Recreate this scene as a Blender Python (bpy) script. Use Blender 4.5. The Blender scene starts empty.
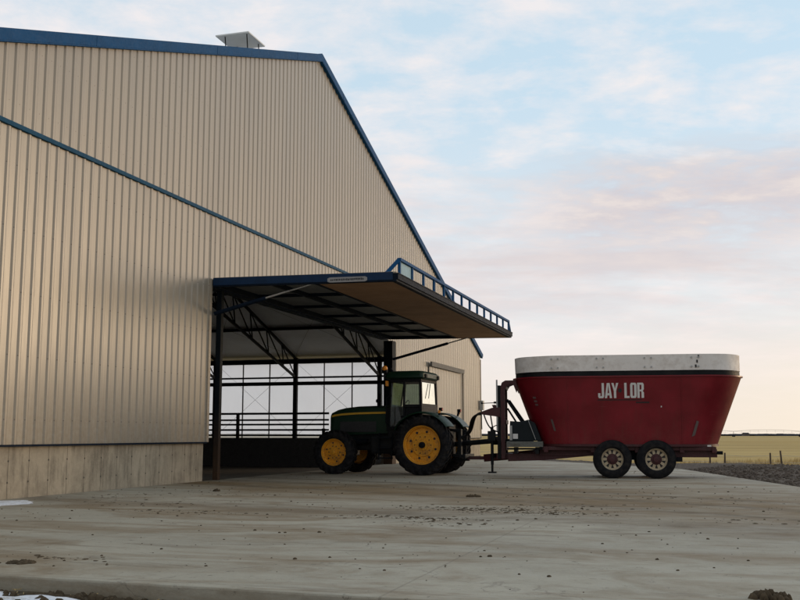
import bpy, math, random
from mathutils import Vector, Matrix, Euler, noise as mnoise
random.seed(7)
PI = math.pi
R = math.radians
sc = bpy.context.scene
col = sc.collection

# ------------------------------------------------------------------ mesh helper
class MB:
    def __init__(s):
        s.v = []; s.f = []
    def add(s, vs, fs):
        b = len(s.v); s.v += [tuple(p) for p in vs]; s.f += [tuple(i + b for i in f) for f in fs]
        return s
    def box(s, x0, x1, y0, y1, z0, z1):
        return s.add([(x0,y0,z0),(x1,y0,z0),(x1,y1,z0),(x0,y1,z0),(x0,y0,z1),(x1,y0,z1),(x1,y1,z1),(x0,y1,z1)],
                     [(0,3,2,1),(4,5,6,7),(0,1,5,4),(1,2,6,5),(2,3,7,6),(3,0,4,7)])
    def beam(s, p, q, w, h, up=(0,0,1)):
        p = Vector(p); q = Vector(q); d = (q-p).normalized(); u = Vector(up)
        a = d.cross(u)
        if a.length < 1e-4: a = d.cross(Vector((1,0,0)))
        a.normalize(); c = a.cross(d).normalized()
        a *= w/2; c *= h/2
        vs = [p-a-c, p+a-c, p+a+c, p-a+c, q-a-c, q+a-c, q+a+c, q-a+c]
        return s.add(vs, [(0,3,2,1),(4,5,6,7),(0,1,5,4),(1,2,6,5),(2,3,7,6),(3,0,4,7)])
    def tube(s, pts, r, n=8, cap=True):
        pts = [Vector(p) for p in pts]; rings = []
        up = None
        for i, p in enumerate(pts):
            d = (pts[min(i+1, len(pts)-1)] - pts[max(i-1, 0)]).normalized()
            if up is None:
                up = Vector((0,0,1)) if abs(d.z) < .9 else Vector((1,0,0))
            a = d.cross(up).normalized(); b = a.cross(d).normalized(); up = b
            rr = r[i] if isinstance(r, (list, tuple)) else r
            rings.append([p + (a*math.cos(2*PI*k/n) + b*math.sin(2*PI*k/n))*rr for k in range(n)])
        return s.loft(rings, cap)
    def loft(s, rings, cap=True, closed=True):
        n = len(rings[0]); b = len(s.v)
        for rg in rings: s.v += [tuple(p) for p in rg]
        m = n if closed else n-1
        for i in range(len(rings)-1):
            for k in range(m):
                k2 = (k+1) % n
                s.f.append((b+i*n+k, b+i*n+k2, b+(i+1)*n+k2, b+(i+1)*n+k))
        if cap:
            s.f.append(tuple(b+k for k in range(n))[::-1])
            s.f.append(tuple(b+(len(rings)-1)*n+k for k in range(n)))
        return s
    def lathe(s, prof, c=(0,0,0), n=40, axis='y', cap=False):
        # prof: list of (radius, axial)
        rings = []
        for r, a in prof:
            rg = []
            for k in range(n):
                t = 2*PI*k/n
                if axis == 'y': rg.append((c[0]+r*math.cos(t), c[1]+a, c[2]+r*math.sin(t)))
                elif axis == 'z': rg.append((c[0]+r*math.cos(t), c[1]+r*math.sin(t), c[2]+a))
                else: rg.append((c[0]+a, c[1]+r*math.cos(t), c[2]+r*math.sin(t)))
            rings.append(rg)
        return s.loft(rings, cap=cap)
    def prism(s, poly, axis, a, b):
        def P(p, t):
            return (t,p[0],p[1]) if axis=='x' else (p[0],t,p[1]) if axis=='y' else (p[0],p[1],t)
        n = len(poly); base = len(s.v)
        s.v += [P(p,a) for p in poly] + [P(p,b) for p in poly]
        s.f.append(tuple(base+k for k in range(n))[::-1]); s.f.append(tuple(base+n+k for k in range(n)))
        for k in range(n):
            k2 = (k+1)%n
            s.f.append((base+k, base+k2, base+n+k2, base+n+k))
        return s
    def build(s, name, mat, parent=None, loc=None, rot=None, smooth=None, bevel=0, jig=0):
        me = bpy.data.meshes.new(name); me.from_pydata(s.v, [], s.f)
        import bmesh
        bm = bmesh.new(); bm.from_mesh(me); bmesh.ops.recalc_face_normals(bm, faces=bm.faces); bm.to_mesh(me); bm.free()
        o = bpy.data.objects.new(name, me); col.objects.link(o)
        me.materials.append(mat)
        if smooth is not None:
            me.polygons.foreach_set('use_smooth', [True]*len(me.polygons))
            me.set_sharp_from_angle(angle=R(smooth))
        if bevel:
            b = o.modifiers.new('bevel','BEVEL'); b.width = bevel; b.segments = 2; b.limit_method='ANGLE'; b.angle_limit=R(35)
        if parent: o.parent = parent
        if loc: o.location = loc
        if rot is not None: o.rotation_euler = (0,0,rot)
        return o

def tag(o, label, cat=None, group=None, kind=None):
    o['label'] = label
    if cat: o['category'] = cat
    if group: o['group'] = group
    if kind: o['kind'] = kind
    return o
def empty(name, label, cat, loc, rz=0, group=None):
    o = bpy.data.objects.new(name, None); col.objects.link(o); o.empty_display_size = .3
    o.location = loc; o.rotation_euler = (0,0,rz)
    return tag(o, label, cat, group)
def copy_tree(o, parent=None):
    c = o.copy(); col.objects.link(c)
    if parent: c.parent = parent
    for ch in list(o.children): copy_tree(ch, c)
    return c

# ------------------------------------------------------------------ materials
def newmat(name):
    m = bpy.data.materials.new(name); m.use_nodes = True
    nt = m.node_tree; b = nt.nodes['Principled BSDF']
    return m, nt, b
def N(nt, typ, **kw):
    n = nt.nodes.new(typ)
    for k, v in kw.items():
        if k == 'inp':
            for a, b in v.items(): n.inputs[a].default_value = b
        else: setattr(n, k, v)
    return n
def L(nt, a, b): nt.links.new(a, b)
def ramp(nt, src, stops):
    r = N(nt, 'ShaderNodeValToRGB'); e = r.color_ramp.elements
    while len(e) < len(stops): e.new(.5)
    for i, (p, c) in enumerate(stops):
        e[i].position = p; e[i].color = (c,c,c,1) if isinstance(c,(int,float)) else (*c,1)
    L(nt, src, r.inputs[0]); return r.outputs[0]
def mix(nt, fac, a, b, blend='MIX'):
    m = N(nt, 'ShaderNodeMix', data_type='RGBA', blend_type=blend)
    for s, v in ((m.inputs[0], fac), (m.inputs[6], a), (m.inputs[7], b)):
        if hasattr(v, 'is_linked'): L(nt, v, s)
        elif isinstance(v, (int,float)): s.default_value = v if s == m.inputs[0] else (v,v,v,1)
        else: s.default_value = (*v,1)
    return m.outputs[2]
def math_(nt, op, a, b=None, c=None, clamp=False):
    m = N(nt, 'ShaderNodeMath', operation=op, use_clamp=clamp)
    for i, v in enumerate((a,b,c)):
        if v is None: continue
        if hasattr(v, 'is_linked'): L(nt, v, m.inputs[i])
        else: m.inputs[i].default_value = v
    return m.outputs[0]
def coords(nt, scale=(1,1,1), loc=(0,0,0), kind='Object', rot=(0,0,0)):
    t = N(nt, 'ShaderNodeTexCoord'); mp = N(nt, 'ShaderNodeMapping')
    mp.inputs['Scale'].default_value = scale; mp.inputs['Location'].default_value = loc; mp.inputs['Rotation'].default_value = rot
    L(nt, t.outputs[kind], mp.inputs[0]); return mp.outputs[0]
def noise(nt, vec, scale, detail=4, rough=.55, dist=0):
    n = N(nt, 'ShaderNodeTexNoise', inp={'Scale':scale,'Detail':detail,'Roughness':rough,'Distortion':dist})
    L(nt, vec, n.inputs['Vector']); return n.outputs[0]
def bump(nt, b, h, strength=.2, dist=.01):
    n = N(nt, 'ShaderNodeBump', inp={'Strength':strength,'Distance':dist}); L(nt, h, n.inputs['Height']); L(nt, n.outputs[0], b.inputs['Normal'])

def paint(name, c, rough=.4, metal=0, wear=.15, dirt=None, scale=3, spec=.5, low=None):
    """painted / plain surface with tonal mottling; dirt = colour of scattered grime, low = (z0, z1) height band in which grime gathers"""
    m, nt, b = newmat(name)
    v = coords(nt)
    n1 = noise(nt, v, scale, 6, .6); n2 = noise(nt, v, scale*7, 4, .6)
    base = mix(nt, ramp(nt, n1, [(.3,0),(.7,1)]), [x*(1-wear) for x in c], [min(1,x*(1+wear)) for x in c])
    if dirt:
        f = ramp(nt, math_(nt, 'MULTIPLY_ADD', n1, .6, math_(nt, 'MULTIPLY', n2, .4)), [(.47,0),(.62,.75)])
        if low:
            t = N(nt, 'ShaderNodeTexCoord'); s = N(nt, 'ShaderNodeSeparateXYZ'); L(nt, t.outputs['Object'], s.inputs[0])
            g = N(nt, 'ShaderNodeMapRange', inp={1:low[0],2:low[1],3:1,4:0}); L(nt, s.outputs[2], g.inputs[0])
            f = math_(nt, 'MULTIPLY', math_(nt, 'MULTIPLY_ADD', n2, .9, .35, clamp=True), g.outputs[0], clamp=True)
        base = mix(nt, f, base, dirt)
    L(nt, base, b.inputs['Base Color'])
    b.inputs['Roughness'].default_value = rough; b.inputs['Metallic'].default_value = metal
    b.inputs['Specular IOR Level'].default_value = spec
    rr = ramp(nt, n2, [(.3,max(0,rough-.08)),(.7,min(1,rough+.15))]); L(nt, rr, b.inputs['Roughness'])
    return m

def m_siding(name, c, off=0.0):
    m, nt, b = newmat(name)
    v = coords(nt)
    s = N(nt, 'ShaderNodeSeparateXYZ'); L(nt, v, s.inputs[0])
    # sheet-to-sheet tone: every 0.915 m is one sheet
    sheet = N(nt, 'ShaderNodeTexWhiteNoise', noise_dimensions='1D'); L(nt, math_(nt,'FLOOR', math_(nt,'DIVIDE', s.outputs[1], .915)), sheet.inputs['W'])
    n1 = noise(nt, coords(nt, (1,1,.15)), 1.3, 5, .6); n2 = noise(nt, v, 9, 4, .6)
    base = mix(nt, n1, [x*.86 for x in c], [x*1.1 for x in c])
    base = mix(nt, math_(nt,'MULTIPLY', sheet.outputs[0], .3), base, [x*.82 for x in c])
    base = mix(nt, ramp(nt, n2, [(.3,0),(.75,.10)]), base, (.24,.20,.15))
    streak = noise(nt, coords(nt, (1,9,.10)), 1.6, 3, .5)
    base = mix(nt, ramp(nt, streak, [(.50,0),(.78,.22)]), base, (.2,.155,.11))
    splash = N(nt, 'ShaderNodeMapRange', inp={1:.95,2:2.3,3:.55,4:0}); L(nt, s.outputs[2], splash.inputs[0])
    base = mix(nt, math_(nt,'MULTIPLY', splash.outputs[0], ramp(nt, n2, [(.35,.1),(.7,1)])), base, (.22,.165,.10))
    lap = math_(nt,'LESS_THAN', math_(nt,'FRACT', math_(nt,'DIVIDE', math_(nt,'ADD', s.outputs[1], 91.5+.045), .915)), .012)
    base = mix(nt, math_(nt,'MULTIPLY', lap, .35), base, (.12,.09,.07))
    # screw heads in rows
    def cell(src, per, o):
        q = math_(nt,'SUBTRACT', math_(nt,'FRACT', math_(nt,'DIVIDE', math_(nt,'ADD', src, o+100*per), per)), .5)
        return math_(nt,'MULTIPLY', q, per)
    du = cell(s.outputs[1], .305, .305*.5-.24+.075); dz = cell(s.outputs[2], 1.22, .35)
    d2 = math_(nt,'ADD', math_(nt,'MULTIPLY',du,du), math_(nt,'MULTIPLY',dz,dz))
    base = mix(nt, math_(nt,'MULTIPLY', math_(nt,'LESS_THAN', d2, .013**2), .75), base, (.12,.09,.07))
    L(nt, base, b.inputs['Base Color'])
    L(nt, ramp(nt, n1, [(.3,.28),(.7,.36)]), b.inputs['Roughness'])
    b.inputs['Specular IOR Level'].default_value = .6
    b.inputs['Coat Weight'].default_value = .3; b.inputs['Coat Roughness'].default_value = .26
    wv = noise(nt, coords(nt, (1,1.2,.35)), 1.2, 3, .5)
    bump(nt, b, wv, .4, .03)
    return m

def m_concrete_wall(name, c):
    m, nt, b = newmat(name)
    v = coords(nt); s = N(nt, 'ShaderNodeSeparateXYZ'); L(nt, v, s.inputs[0])
    n1 = noise(nt, v, 1.1, 6, .65, .4); n2 = noise(nt, v, 14, 5, .6); n3 = noise(nt, coords(nt,(1,3,.5)), 1.4, 5, .7)
    base = mix(nt, ramp(nt,n1,[(.35,0),(.65,1)]), [x*.78 for x in c], [x*1.2 for x in c])
    base = mix(nt, ramp(nt,n3,[(.50,0),(.66,.75)]), base, [x*.42 for x in c])
    base = mix(nt, ramp(nt,n2,[(.45,0),(.8,.35)]), base, [x*1.35 for x in c])
    q = math_(nt,'ABSOLUTE', math_(nt,'SUBTRACT', math_(nt,'FRACT', math_(nt,'DIVIDE', math_(nt,'ADD', s.outputs[1], 61.2), .61)), .5))
    w = math_(nt,'ADD', math_(nt,'MULTIPLY', n2, .012), .006)
    line = math_(nt,'LESS_THAN', q, w)
    base = mix(nt, math_(nt,'MULTIPLY', line, .72), base, (.07,.055,.04))
    # form-tie holes
    dy = math_(nt,'MULTIPLY', math_(nt,'SUBTRACT', math_(nt,'FRACT', math_(nt,'DIVIDE', math_(nt,'ADD', s.outputs[1], 61.2), .61)), .5), .61)
    dz = math_(nt,'MULTIPLY', math_(nt,'SUBTRACT', math_(nt,'FRACT', math_(nt,'DIVIDE', math_(nt,'ADD', s.outputs[2], 9.9), .4)), .5), .4)
    d2 = math_(nt,'ADD', math_(nt,'MULTIPLY',dy,dy), math_(nt,'MULTIPLY',dz,dz))
    base = mix(nt, math_(nt,'LESS_THAN', d2, .02**2), base, (.06,.05,.04))
    L(nt, base, b.inputs['Base Color']); b.inputs['Roughness'].default_value = .9
    bump(nt, b, math_(nt,'SUBTRACT', n2, math_(nt,'MULTIPLY', line, .8)), .5, .02)
    return m

def m_apron(name, c):
    m, nt, b = newmat(name)
    v = coords(nt); s = N(nt, 'ShaderNodeSeparateXYZ'); L(nt, v, s.inputs[0])
    x, y = s.outputs[0], s.outputs[1]
    n1 = noise(nt, v, .35, 6, .6); n2 = noise(nt, v, 2.4, 7, .65); n3 = noise(nt, v, 30, 5, .65)
    st = noise(nt, coords(nt,(.34,.95,1),(0,0,0),rot=(0,0,R(16))), .8, 9, .68, .9)
    st2 = noise(nt, coords(nt,(.5,1.5,1),(3,1,0),rot=(0,0,R(-9))), 1.1, 9, .7, 1.1)
    base = mix(nt, ramp(nt,n1,[(.3,0),(.7,1)]), [q*.8 for q in c], [q*1.1 for q in c])
    base = mix(nt, ramp(nt,n2,[(.45,0),(.75,.5)]), base, [q*.66 for q in c])
    base = mix(nt, ramp(nt,n3,[(.4,0),(.75,.4)]), base, [c[0]*1.15,c[1]*1.12,c[2]*1.08])
    # mud dragged along the wheel tracks
    base = mix(nt, ramp(nt,st,[(.46,0),(.63,.85)]), base, (.19,.13,.066))
    base = mix(nt, ramp(nt,st2,[(.56,0),(.70,.6)]), base, (.115,.082,.045))
    cen = math_(nt,'MULTIPLY_ADD', x, -.36, -.9)
    wid = math_(nt,'MULTIPLY_ADD', x, .20, 1.7)
    d = math_(nt,'DIVIDE', math_(nt,'SUBTRACT', y, cen), wid)
    g = math_(nt,'POWER', 2.718, math_(nt,'MULTIPLY', math_(nt,'MULTIPLY', d, d), -1.0))
    film = noise(nt, coords(nt,(.7,1.3,1)), 2.2, 11, .74, .6)
    g = math_(nt,'MULTIPLY', g, ramp(nt, math_(nt,'ADD', math_(nt,'MULTIPLY', st, .45), math_(nt,'MULTIPLY', film, .55)), [(.34,.3),(.52,1)]))
    base = mix(nt, math_(nt,'MULTIPLY', g, .9), base, mix(nt, film, (.10,.058,.018), (.22,.138,.05)))
    # tyre tracks inside the muddy way
    for off_, wd_ in ((-1.6,.30),(.35,.26),(-3.4,.28)):
        dd = math_(nt,'DIVIDE', math_(nt,'ADD', math_(nt,'SUBTRACT', y, cen), math_(nt,'MULTIPLY_ADD', math_(nt,'MULTIPLY', x, x), .012, off_)), wd_)
        gg = math_(nt,'POWER', 2.718, math_(nt,'MULTIPLY', math_(nt,'MULTIPLY', dd, dd), -1.0))
        base = mix(nt, math_(nt,'MULTIPLY', gg, ramp(nt, film, [(.40,.05),(.58,.75)])), base, (.08,.055,.025))
    # second, fainter track nearer the camera
    cen2 = math_(nt,'MULTIPLY_ADD', x, -.22, -7.2)
    d2 = math_(nt,'DIVIDE', math_(nt,'SUBTRACT', y, cen2), .9)
    g2 = math_(nt,'POWER', 2.718, math_(nt,'MULTIPLY', math_(nt,'MULTIPLY', d2, d2), -1.0))
    g2 = math_(nt,'MULTIPLY', g2, ramp(nt, st2, [(.35,0),(.65,.8)]))
    base = mix(nt, g2, base, (.12,.086,.05))
    spk = noise(nt, v, 7, 8, .8)
    base = mix(nt, ramp(nt, spk, [(.59,0),(.66,.8)]), base, (.06,.045,.03))
    # sawn joints, 5 m grid
    def joint(src, off, per):
        q = math_(nt,'MULTIPLY', math_(nt,'SUBTRACT', math_(nt,'FRACT', math_(nt,'DIVIDE', math_(nt,'ADD', src, off+100*per), per)), .5), per)
        return math_(nt,'LESS_THAN', math_(nt,'ABSOLUTE', math_(nt,'ADD', q, math_(nt,'MULTIPLY', math_(nt,'SUBTRACT', n2, .5), .03))), .011)
    j = math_(nt,'MAXIMUM', joint(x, 1.3, 4.6), joint(y, .3, 4.6))
    base = mix(nt, math_(nt,'MULTIPLY', j, .3), base, (.10,.08,.06))
    crk = N(nt, 'ShaderNodeTexVoronoi', feature='DISTANCE_TO_EDGE', inp={'Scale':.16})
    wv = N(nt, 'ShaderNodeVectorMath', operation='ADD'); L(nt, v, wv.inputs[0])
    nn = N(nt, 'ShaderNodeTexNoise', inp={'Scale':1.2,'Detail':5}); L(nt, v, nn.inputs['Vector']); L(nt, nn.outputs['Color'], wv.inputs[1]); L(nt, wv.outputs[0], crk.inputs['Vector'])
    base = mix(nt, math_(nt,'MULTIPLY', math_(nt,'LESS_THAN', crk.outputs[0], .0012), .3), base, (.08,.06,.045))
    L(nt, base, b.inputs['Base Color']); L(nt, ramp(nt, n2, [(.3,.62),(.7,.9)]), b.inputs['Roughness'])
    bump(nt, b, math_(nt,'ADD', math_(nt,'MULTIPLY',n3,.35), math_(nt,'SUBTRACT', n2, math_(nt,'MULTIPLY', j, .6))), .45, .02)
    return m

def m_ground(name, cols, scales, bs=.6, bd=.05, stretch=(1,1,1)):
    m, nt, b = newmat(name)
    v = coords(nt, stretch)
    n1 = noise(nt, v, scales[0], 6, .6); n2 = noise(nt, coords(nt), scales[1], 7, .7)
    base = mix(nt, ramp(nt,n1,[(.35,0),(.65,1)]), cols[0], cols[1])
    base = mix(nt, ramp(nt,n2,[(.48,0),(.68,1)]), base, cols[2])
    L(nt, base, b.inputs['Base Color']); b.inputs['Roughness'].default_value = .95; b.inputs['Specular IOR Level'].default_value = .15
    bump(nt, b, n2, bs, bd)
    return m

def m_field():
    m, nt, b = newmat('dry_grass_field')
    v = coords(nt)
    big = noise(nt, coords(nt,(.004,.02,1)), 1, 6, .6, .3); mid = noise(nt, coords(nt,(.03,.16,1)), 1, 7, .65); fine = noise(nt, coords(nt,(.5,1.4,1)), 1, 6, .7)
    base = mix(nt, ramp(nt,big,[(.3,0),(.7,1)]), (.40,.265,.09), (.52,.375,.155))
    base = mix(nt, ramp(nt,mid,[(.48,0),(.66,.7)]), base, (.26,.175,.065))
    base = mix(nt, ramp(nt,fine,[(.4,0),(.75,.6)]), base, (.52,.385,.175))
    t = N(nt,'ShaderNodeSeparateXYZ'); L(nt, v, t.inputs[0])
    L(nt, base, b.inputs['Base Color']); b.inputs['Roughness'].default_value = 1; b.inputs['Specular IOR Level'].default_value = .1
    bump(nt, b, fine, .8, .2)
    return m

def m_tub(name, c):
    m, nt, b = newmat(name)
    v = coords(nt); sp_ = N(nt, 'ShaderNodeSeparateXYZ'); L(nt, v, sp_.inputs[0])
    n1 = noise(nt, v, 1.1, 6, .6); run = noise(nt, coords(nt,(4,4,.28)), 1.5, 6, .62); fine = noise(nt, v, 22, 6, .7); scr = noise(nt, coords(nt,(1.4,1.4,26),rot=(0,R(12),0)), 1.3, 5, .6)
    base = mix(nt, ramp(nt,n1,[(.3,0),(.7,1)]), [q*.72 for q in c], [q*1.2 for q in c])
    base = mix(nt, ramp(nt,run,[(.54,0),(.74,.32)]), base, (.11,.022,.018))
    dust = N(nt, 'ShaderNodeMapRange', inp={1:.9,2:1.7,3:.22,4:.02}); L(nt, sp_.outputs[2], dust.inputs[0])
    base = mix(nt, math_(nt,'MULTIPLY', dust.outputs[0], ramp(nt, math_(nt,'ADD', math_(nt,'MULTIPLY',fine,.5), math_(nt,'MULTIPLY',run,.5)), [(.42,0),(.62,1)])), base, (.17,.085,.06))
    base = mix(nt, ramp(nt,scr,[(.66,0),(.72,.3)]), base, (.26,.09,.08))
    L(nt, base, b.inputs['Base Color']); L(nt, ramp(nt, n1, [(.3,.3),(.7,.5)]), b.inputs['Roughness']); b.inputs['Specular IOR Level'].default_value = .4
    bump(nt, b, noise(nt, coords(nt,(.8,.8,.5)), 1.6, 3, .5), .35, .03)
    return m

def m_curtain():
    m, nt, b = newmat('white_curtain')
    v = coords(nt)
    n = noise(nt, coords(nt,(1,1,.4)), 1.5, 4, .5)
    c = mix(nt, n, (.80,.80,.82), (.92,.92,.93))
    tr = N(nt,'ShaderNodeBsdfTranslucent'); L(nt, c, tr.inputs[0])
    df = N(nt,'ShaderNodeBsdfDiffuse'); L(nt, c, df.inputs[0])
    m0 = N(nt,'ShaderNodeMixShader', inp={0:.75}); L(nt, df.outputs[0], m0.inputs[1]); L(nt, tr.outputs[0], m0.inputs[2])
    tp = N(nt,'ShaderNodeBsdfTransparent', inp={0:(.90,.945,1,1)}); mx = N(nt,'ShaderNodeMixShader', inp={0:.62}); L(nt, m0.outputs[0], mx.inputs[1]); L(nt, tp.outputs[0], mx.inputs[2])
    L(nt, mx.outputs[0], nt.nodes['Material Output'].inputs[0]); nt.nodes.remove(b)
    return m

def m_glass():
    m, nt, b = newmat('cab_glass')
    nt.nodes.remove(b)
    tr = N(nt,'ShaderNodeBsdfTransparent', inp={0:(.48,.58,.55,1)}); gl = N(nt,'ShaderNodeBsdfGlossy', inp={0:(.9,.95,.92,1),1:.03})
    fr = N(nt,'ShaderNodeFresnel', inp={0:1.5})
    n = noise(nt, coords(nt), 4, 4, .6)
    dd = N(nt,'ShaderNodeBsdfDiffuse', inp={0:(.4,.38,.34,1)})
    m1 = N(nt,'ShaderNodeMixShader'); L(nt, fr.outputs[0], m1.inputs[0]); L(nt, tr.outputs[0], m1.inputs[1]); L(nt, gl.outputs[0], m1.inputs[2])
    m2 = N(nt,'ShaderNodeMixShader'); L(nt, ramp(nt, n, [(.4,.03),(.7,.16)]), m2.inputs[0]); L(nt, m1.outputs[0], m2.inputs[1]); L(nt, dd.outputs[0], m2.inputs[2])
    L(nt, m2.outputs[0], nt.nodes['Material Output'].inputs[0])
    return m

TAN = (.362,.316,.25)
M = dict(
  siding=m_siding('tan_ribbed_steel', TAN),
  tan_trim=paint('tan_trim', TAN, .4, dirt=(.25,.19,.13)),
  blue=paint('blue_trim', (.004,.075,.21), .6, wear=.12, spec=.15),
  navy=paint('navy_edge', (.003,.026,.078), .5, wear=.2, spec=.25),
  teal_trim=paint('slate_blue_trim', (.006,.07,.14), .6, wear=.15, spec=.15),
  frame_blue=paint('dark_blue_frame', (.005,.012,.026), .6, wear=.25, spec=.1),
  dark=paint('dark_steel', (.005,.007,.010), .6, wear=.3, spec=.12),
  post=paint('rusty_door_post', (.005,.009,.013), .6, wear=.3, spec=.12, dirt=(.075,.042,.022), low=(.2,1.9)),
  found=m_concrete_wall('form_concrete', (.43,.36,.262)),
  apron=m_apron('yard_concrete', (.372,.338,.262)),
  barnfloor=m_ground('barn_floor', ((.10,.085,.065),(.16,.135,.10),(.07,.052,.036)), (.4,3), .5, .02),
  roofout=paint('roof_steel', (.5,.5,.5), .4),
  vinyl=paint('white_vinyl', (.68,.70,.75), .6, wear=.08, scale=.6),
  curtain=m_curtain(),
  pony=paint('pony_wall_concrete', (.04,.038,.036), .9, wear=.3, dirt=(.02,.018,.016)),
  grey_pan=paint('grey_insulation', (.17,.18,.19), .6, wear=.12, scale=1),
  liner=paint('brown_liner', (.36,.215,.13), .7, wear=.15, scale=1.2, spec=.2),
  steel=paint('bare_steel', (.55,.56,.58), .3, 1, wear=.15),
  galv=paint('galvanised', (.42,.42,.41), .5, .4, wear=.15),
  galv_dark=paint('dull_grey_tube', (.10,.10,.105), .6, wear=.15),
  white=paint('white_panel', (.72,.74,.74), .5, wear=.05),
  red=m_tub('dark_red_paint', (.19,.004,.0125)),
  red2=paint('dull_red_paint', (.06,.004,.007), .5, wear=.3, dirt=(.025,.010,.009), scale=4),
  belt=paint('white_belt', (.86,.815,.77), .6, wear=.12, dirt=(.56,.49,.43), scale=.8),
  black=paint('black_paint', (.005,.007,.009), .55, wear=.3, spec=.2, dirt=(.016,.015,.014)),
  teal=paint('dark_cabinet', (.008,.013,.016), .5, wear=.2, spec=.2),
  rubber=paint('tyre_rubber', (.010,.010,.012), .85, wear=.3, dirt=(.035,.03,.025), scale=6, spec=.2),
  hub_tan=paint('dirty_cream_rim', (.56,.46,.31), .6, wear=.2, dirt=(.16,.11,.07), scale=8),
  green=paint('tractor_green', (.003,.026,.012), .4, wear=.15, dirt=(.012,.028,.014), spec=.3),
  yellow=paint('rim_yellow', (.84,.36,.012), .55, wear=.2, dirt=(.24,.11,.03), scale=4.5),
  stripe=paint('yellow_stripe', (.62,.34,.02), .45),
  amber=paint('amber_lens', (.85,.30,.02), .25),
  redlens=paint('red_lens', (.45,.06,.03), .25),
  seat=paint('seat_cloth', (.03,.03,.032), .9),
  glass=m_glass(),
  letter=paint('white_letter', (.70,.68,.66), .5, wear=.08),
  letterdark=paint('dark_mark', (.02,.02,.022), .6),
  mud=paint('mud', (.075,.055,.034), .95, wear=.4, scale=20, spec=.1),
  gravel=m_ground('gravel', ((.12,.094,.074),(.18,.148,.12),(.07,.054,.043)), (.5,9), 1, .06),
  soil=m_ground('soil', ((.06,.045,.03),(.11,.085,.055),(.17,.13,.075)), (1.2,14), 1, .03),
  snow=paint('old_snow', (.76,.78,.82), .8, wear=.14, dirt=(.38,.34,.29), scale=5),
  field=m_field(),
  wood=paint('weathered_post', (.085,.065,.048), .9, wear=.3, scale=12),
  straw=paint('dry_straw', (.48,.35,.16), .9, wear=.35, scale=.8, spec=.1),
  far=paint('far_trees', (.035,.037,.043), 1, wear=.3, scale=.02, spec=0),
)

# ------------------------------------------------------------------ camera frame (1.2 m above the yard), light
cam = bpy.data.cameras.new('camera'); co = bpy.data.objects.new('camera', cam); col.objects.link(co)
co.location = (0,0,1.2); co.rotation_euler = (R(90+7.66),0,0); cam.lens = 45; cam.sensor_width = 36; cam.clip_end = 6000; cam.clip_start=.05
sc.camera = co

SUN_AZ, SUN_EL = 64, 6
w = bpy.data.worlds.new('World'); sc.world = w; w.use_nodes = True
nt = w.node_tree; bg = nt.nodes['Background']
sky = N(nt, 'ShaderNodeTexSky', sky_type='NISHITA'); sky.sun_disc = False
sky.sun_elevation = R(SUN_EL); sky.sun_rotation = R(SUN_AZ); sky.altitude = 900; sky.air_density = 1.0; sky.dust_density = 1.2; sky.ozone_density = 1.5
ST = .1
bg.inputs[1].default_value = ST
tc = N(nt,'ShaderNodeTexCoord'); sp = N(nt,'ShaderNodeSeparateXYZ'); L(nt, tc.outputs['Generated'], sp.inputs[0])
z = math_(nt,'MAXIMUM', sp.outputs[2], 0)
den = math_(nt,'ADD', z, .16)
cx = math_(nt,'DIVIDE', sp.outputs[0], den); cy = math_(nt,'DIVIDE', sp.outputs[1], den)
cv = N(nt,'ShaderNodeCombineXYZ'); L(nt, cx, cv.inputs[0]); L(nt, cy, cv.inputs[1])
def cn(scale, off, detail=9, rough=.58, st=(1,1,1), dist=.2):
    mp = N(nt,'ShaderNodeMapping'); mp.inputs['Location'].default_value = off; mp.inputs['Scale'].default_value = st; L(nt, cv.outputs[0], mp.inputs[0])
    return noise(nt, mp.outputs[0], scale, detail, rough, dist)
def K(c): return [q/ST for q in c]
puff = cn(4.2, (2.3,.4,0), st=(1,1.1,1), rough=.62); sheet = cn(.75, (5.1,2.2,0), 7, .55, st=(.8,1.3,1)); fine = cn(7, (1,7,3), 8, .6, st=(1,1.4,1))
clear = mix(nt, .80, mix(nt, 1.0, sky.outputs[0], (2.0,2.0,2.0), 'MULTIPLY'), K((.56,.70,.80)))
# thin veil low in the sky
low = N(nt,'ShaderNodeMapRange', interpolation_type='SMOOTHSTEP', inp={1:.03,2:.36,3:1,4:0}); L(nt, z, low.inputs[0])
side = N(nt,'ShaderNodeMapRange', interpolation_type='SMOOTHSTEP', inp={1:-.3,2:.6,3:0,4:1}); L(nt, sp.outputs[0], side.inputs[0])
veilc = mix(nt, side.outputs[0], K((.76,.72,.72)), K((.75,.69,.655)))
veil = math_(nt,'MULTIPLY', low.outputs[0], math_(nt,'MULTIPLY_ADD', sheet, .5, .62, clamp=True), clamp=True)
c1 = mix(nt, veil, clear, veilc)
# broken pinkish puffs
cov = math_(nt,'ADD', math_(nt,'MULTIPLY', puff, .62), math_(nt,'MULTIPLY', sheet, .42))
cov = math_(nt,'ADD', cov, math_(nt,'MULTIPLY', math_(nt,'SUBTRACT', fine, .5), .30))
pm = ramp(nt, cov, [(.45,0),(.64,.8)])
c2 = mix(nt, pm, c1, mix(nt, puff, K((.74,.70,.73)), K((.84,.765,.73))))
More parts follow.
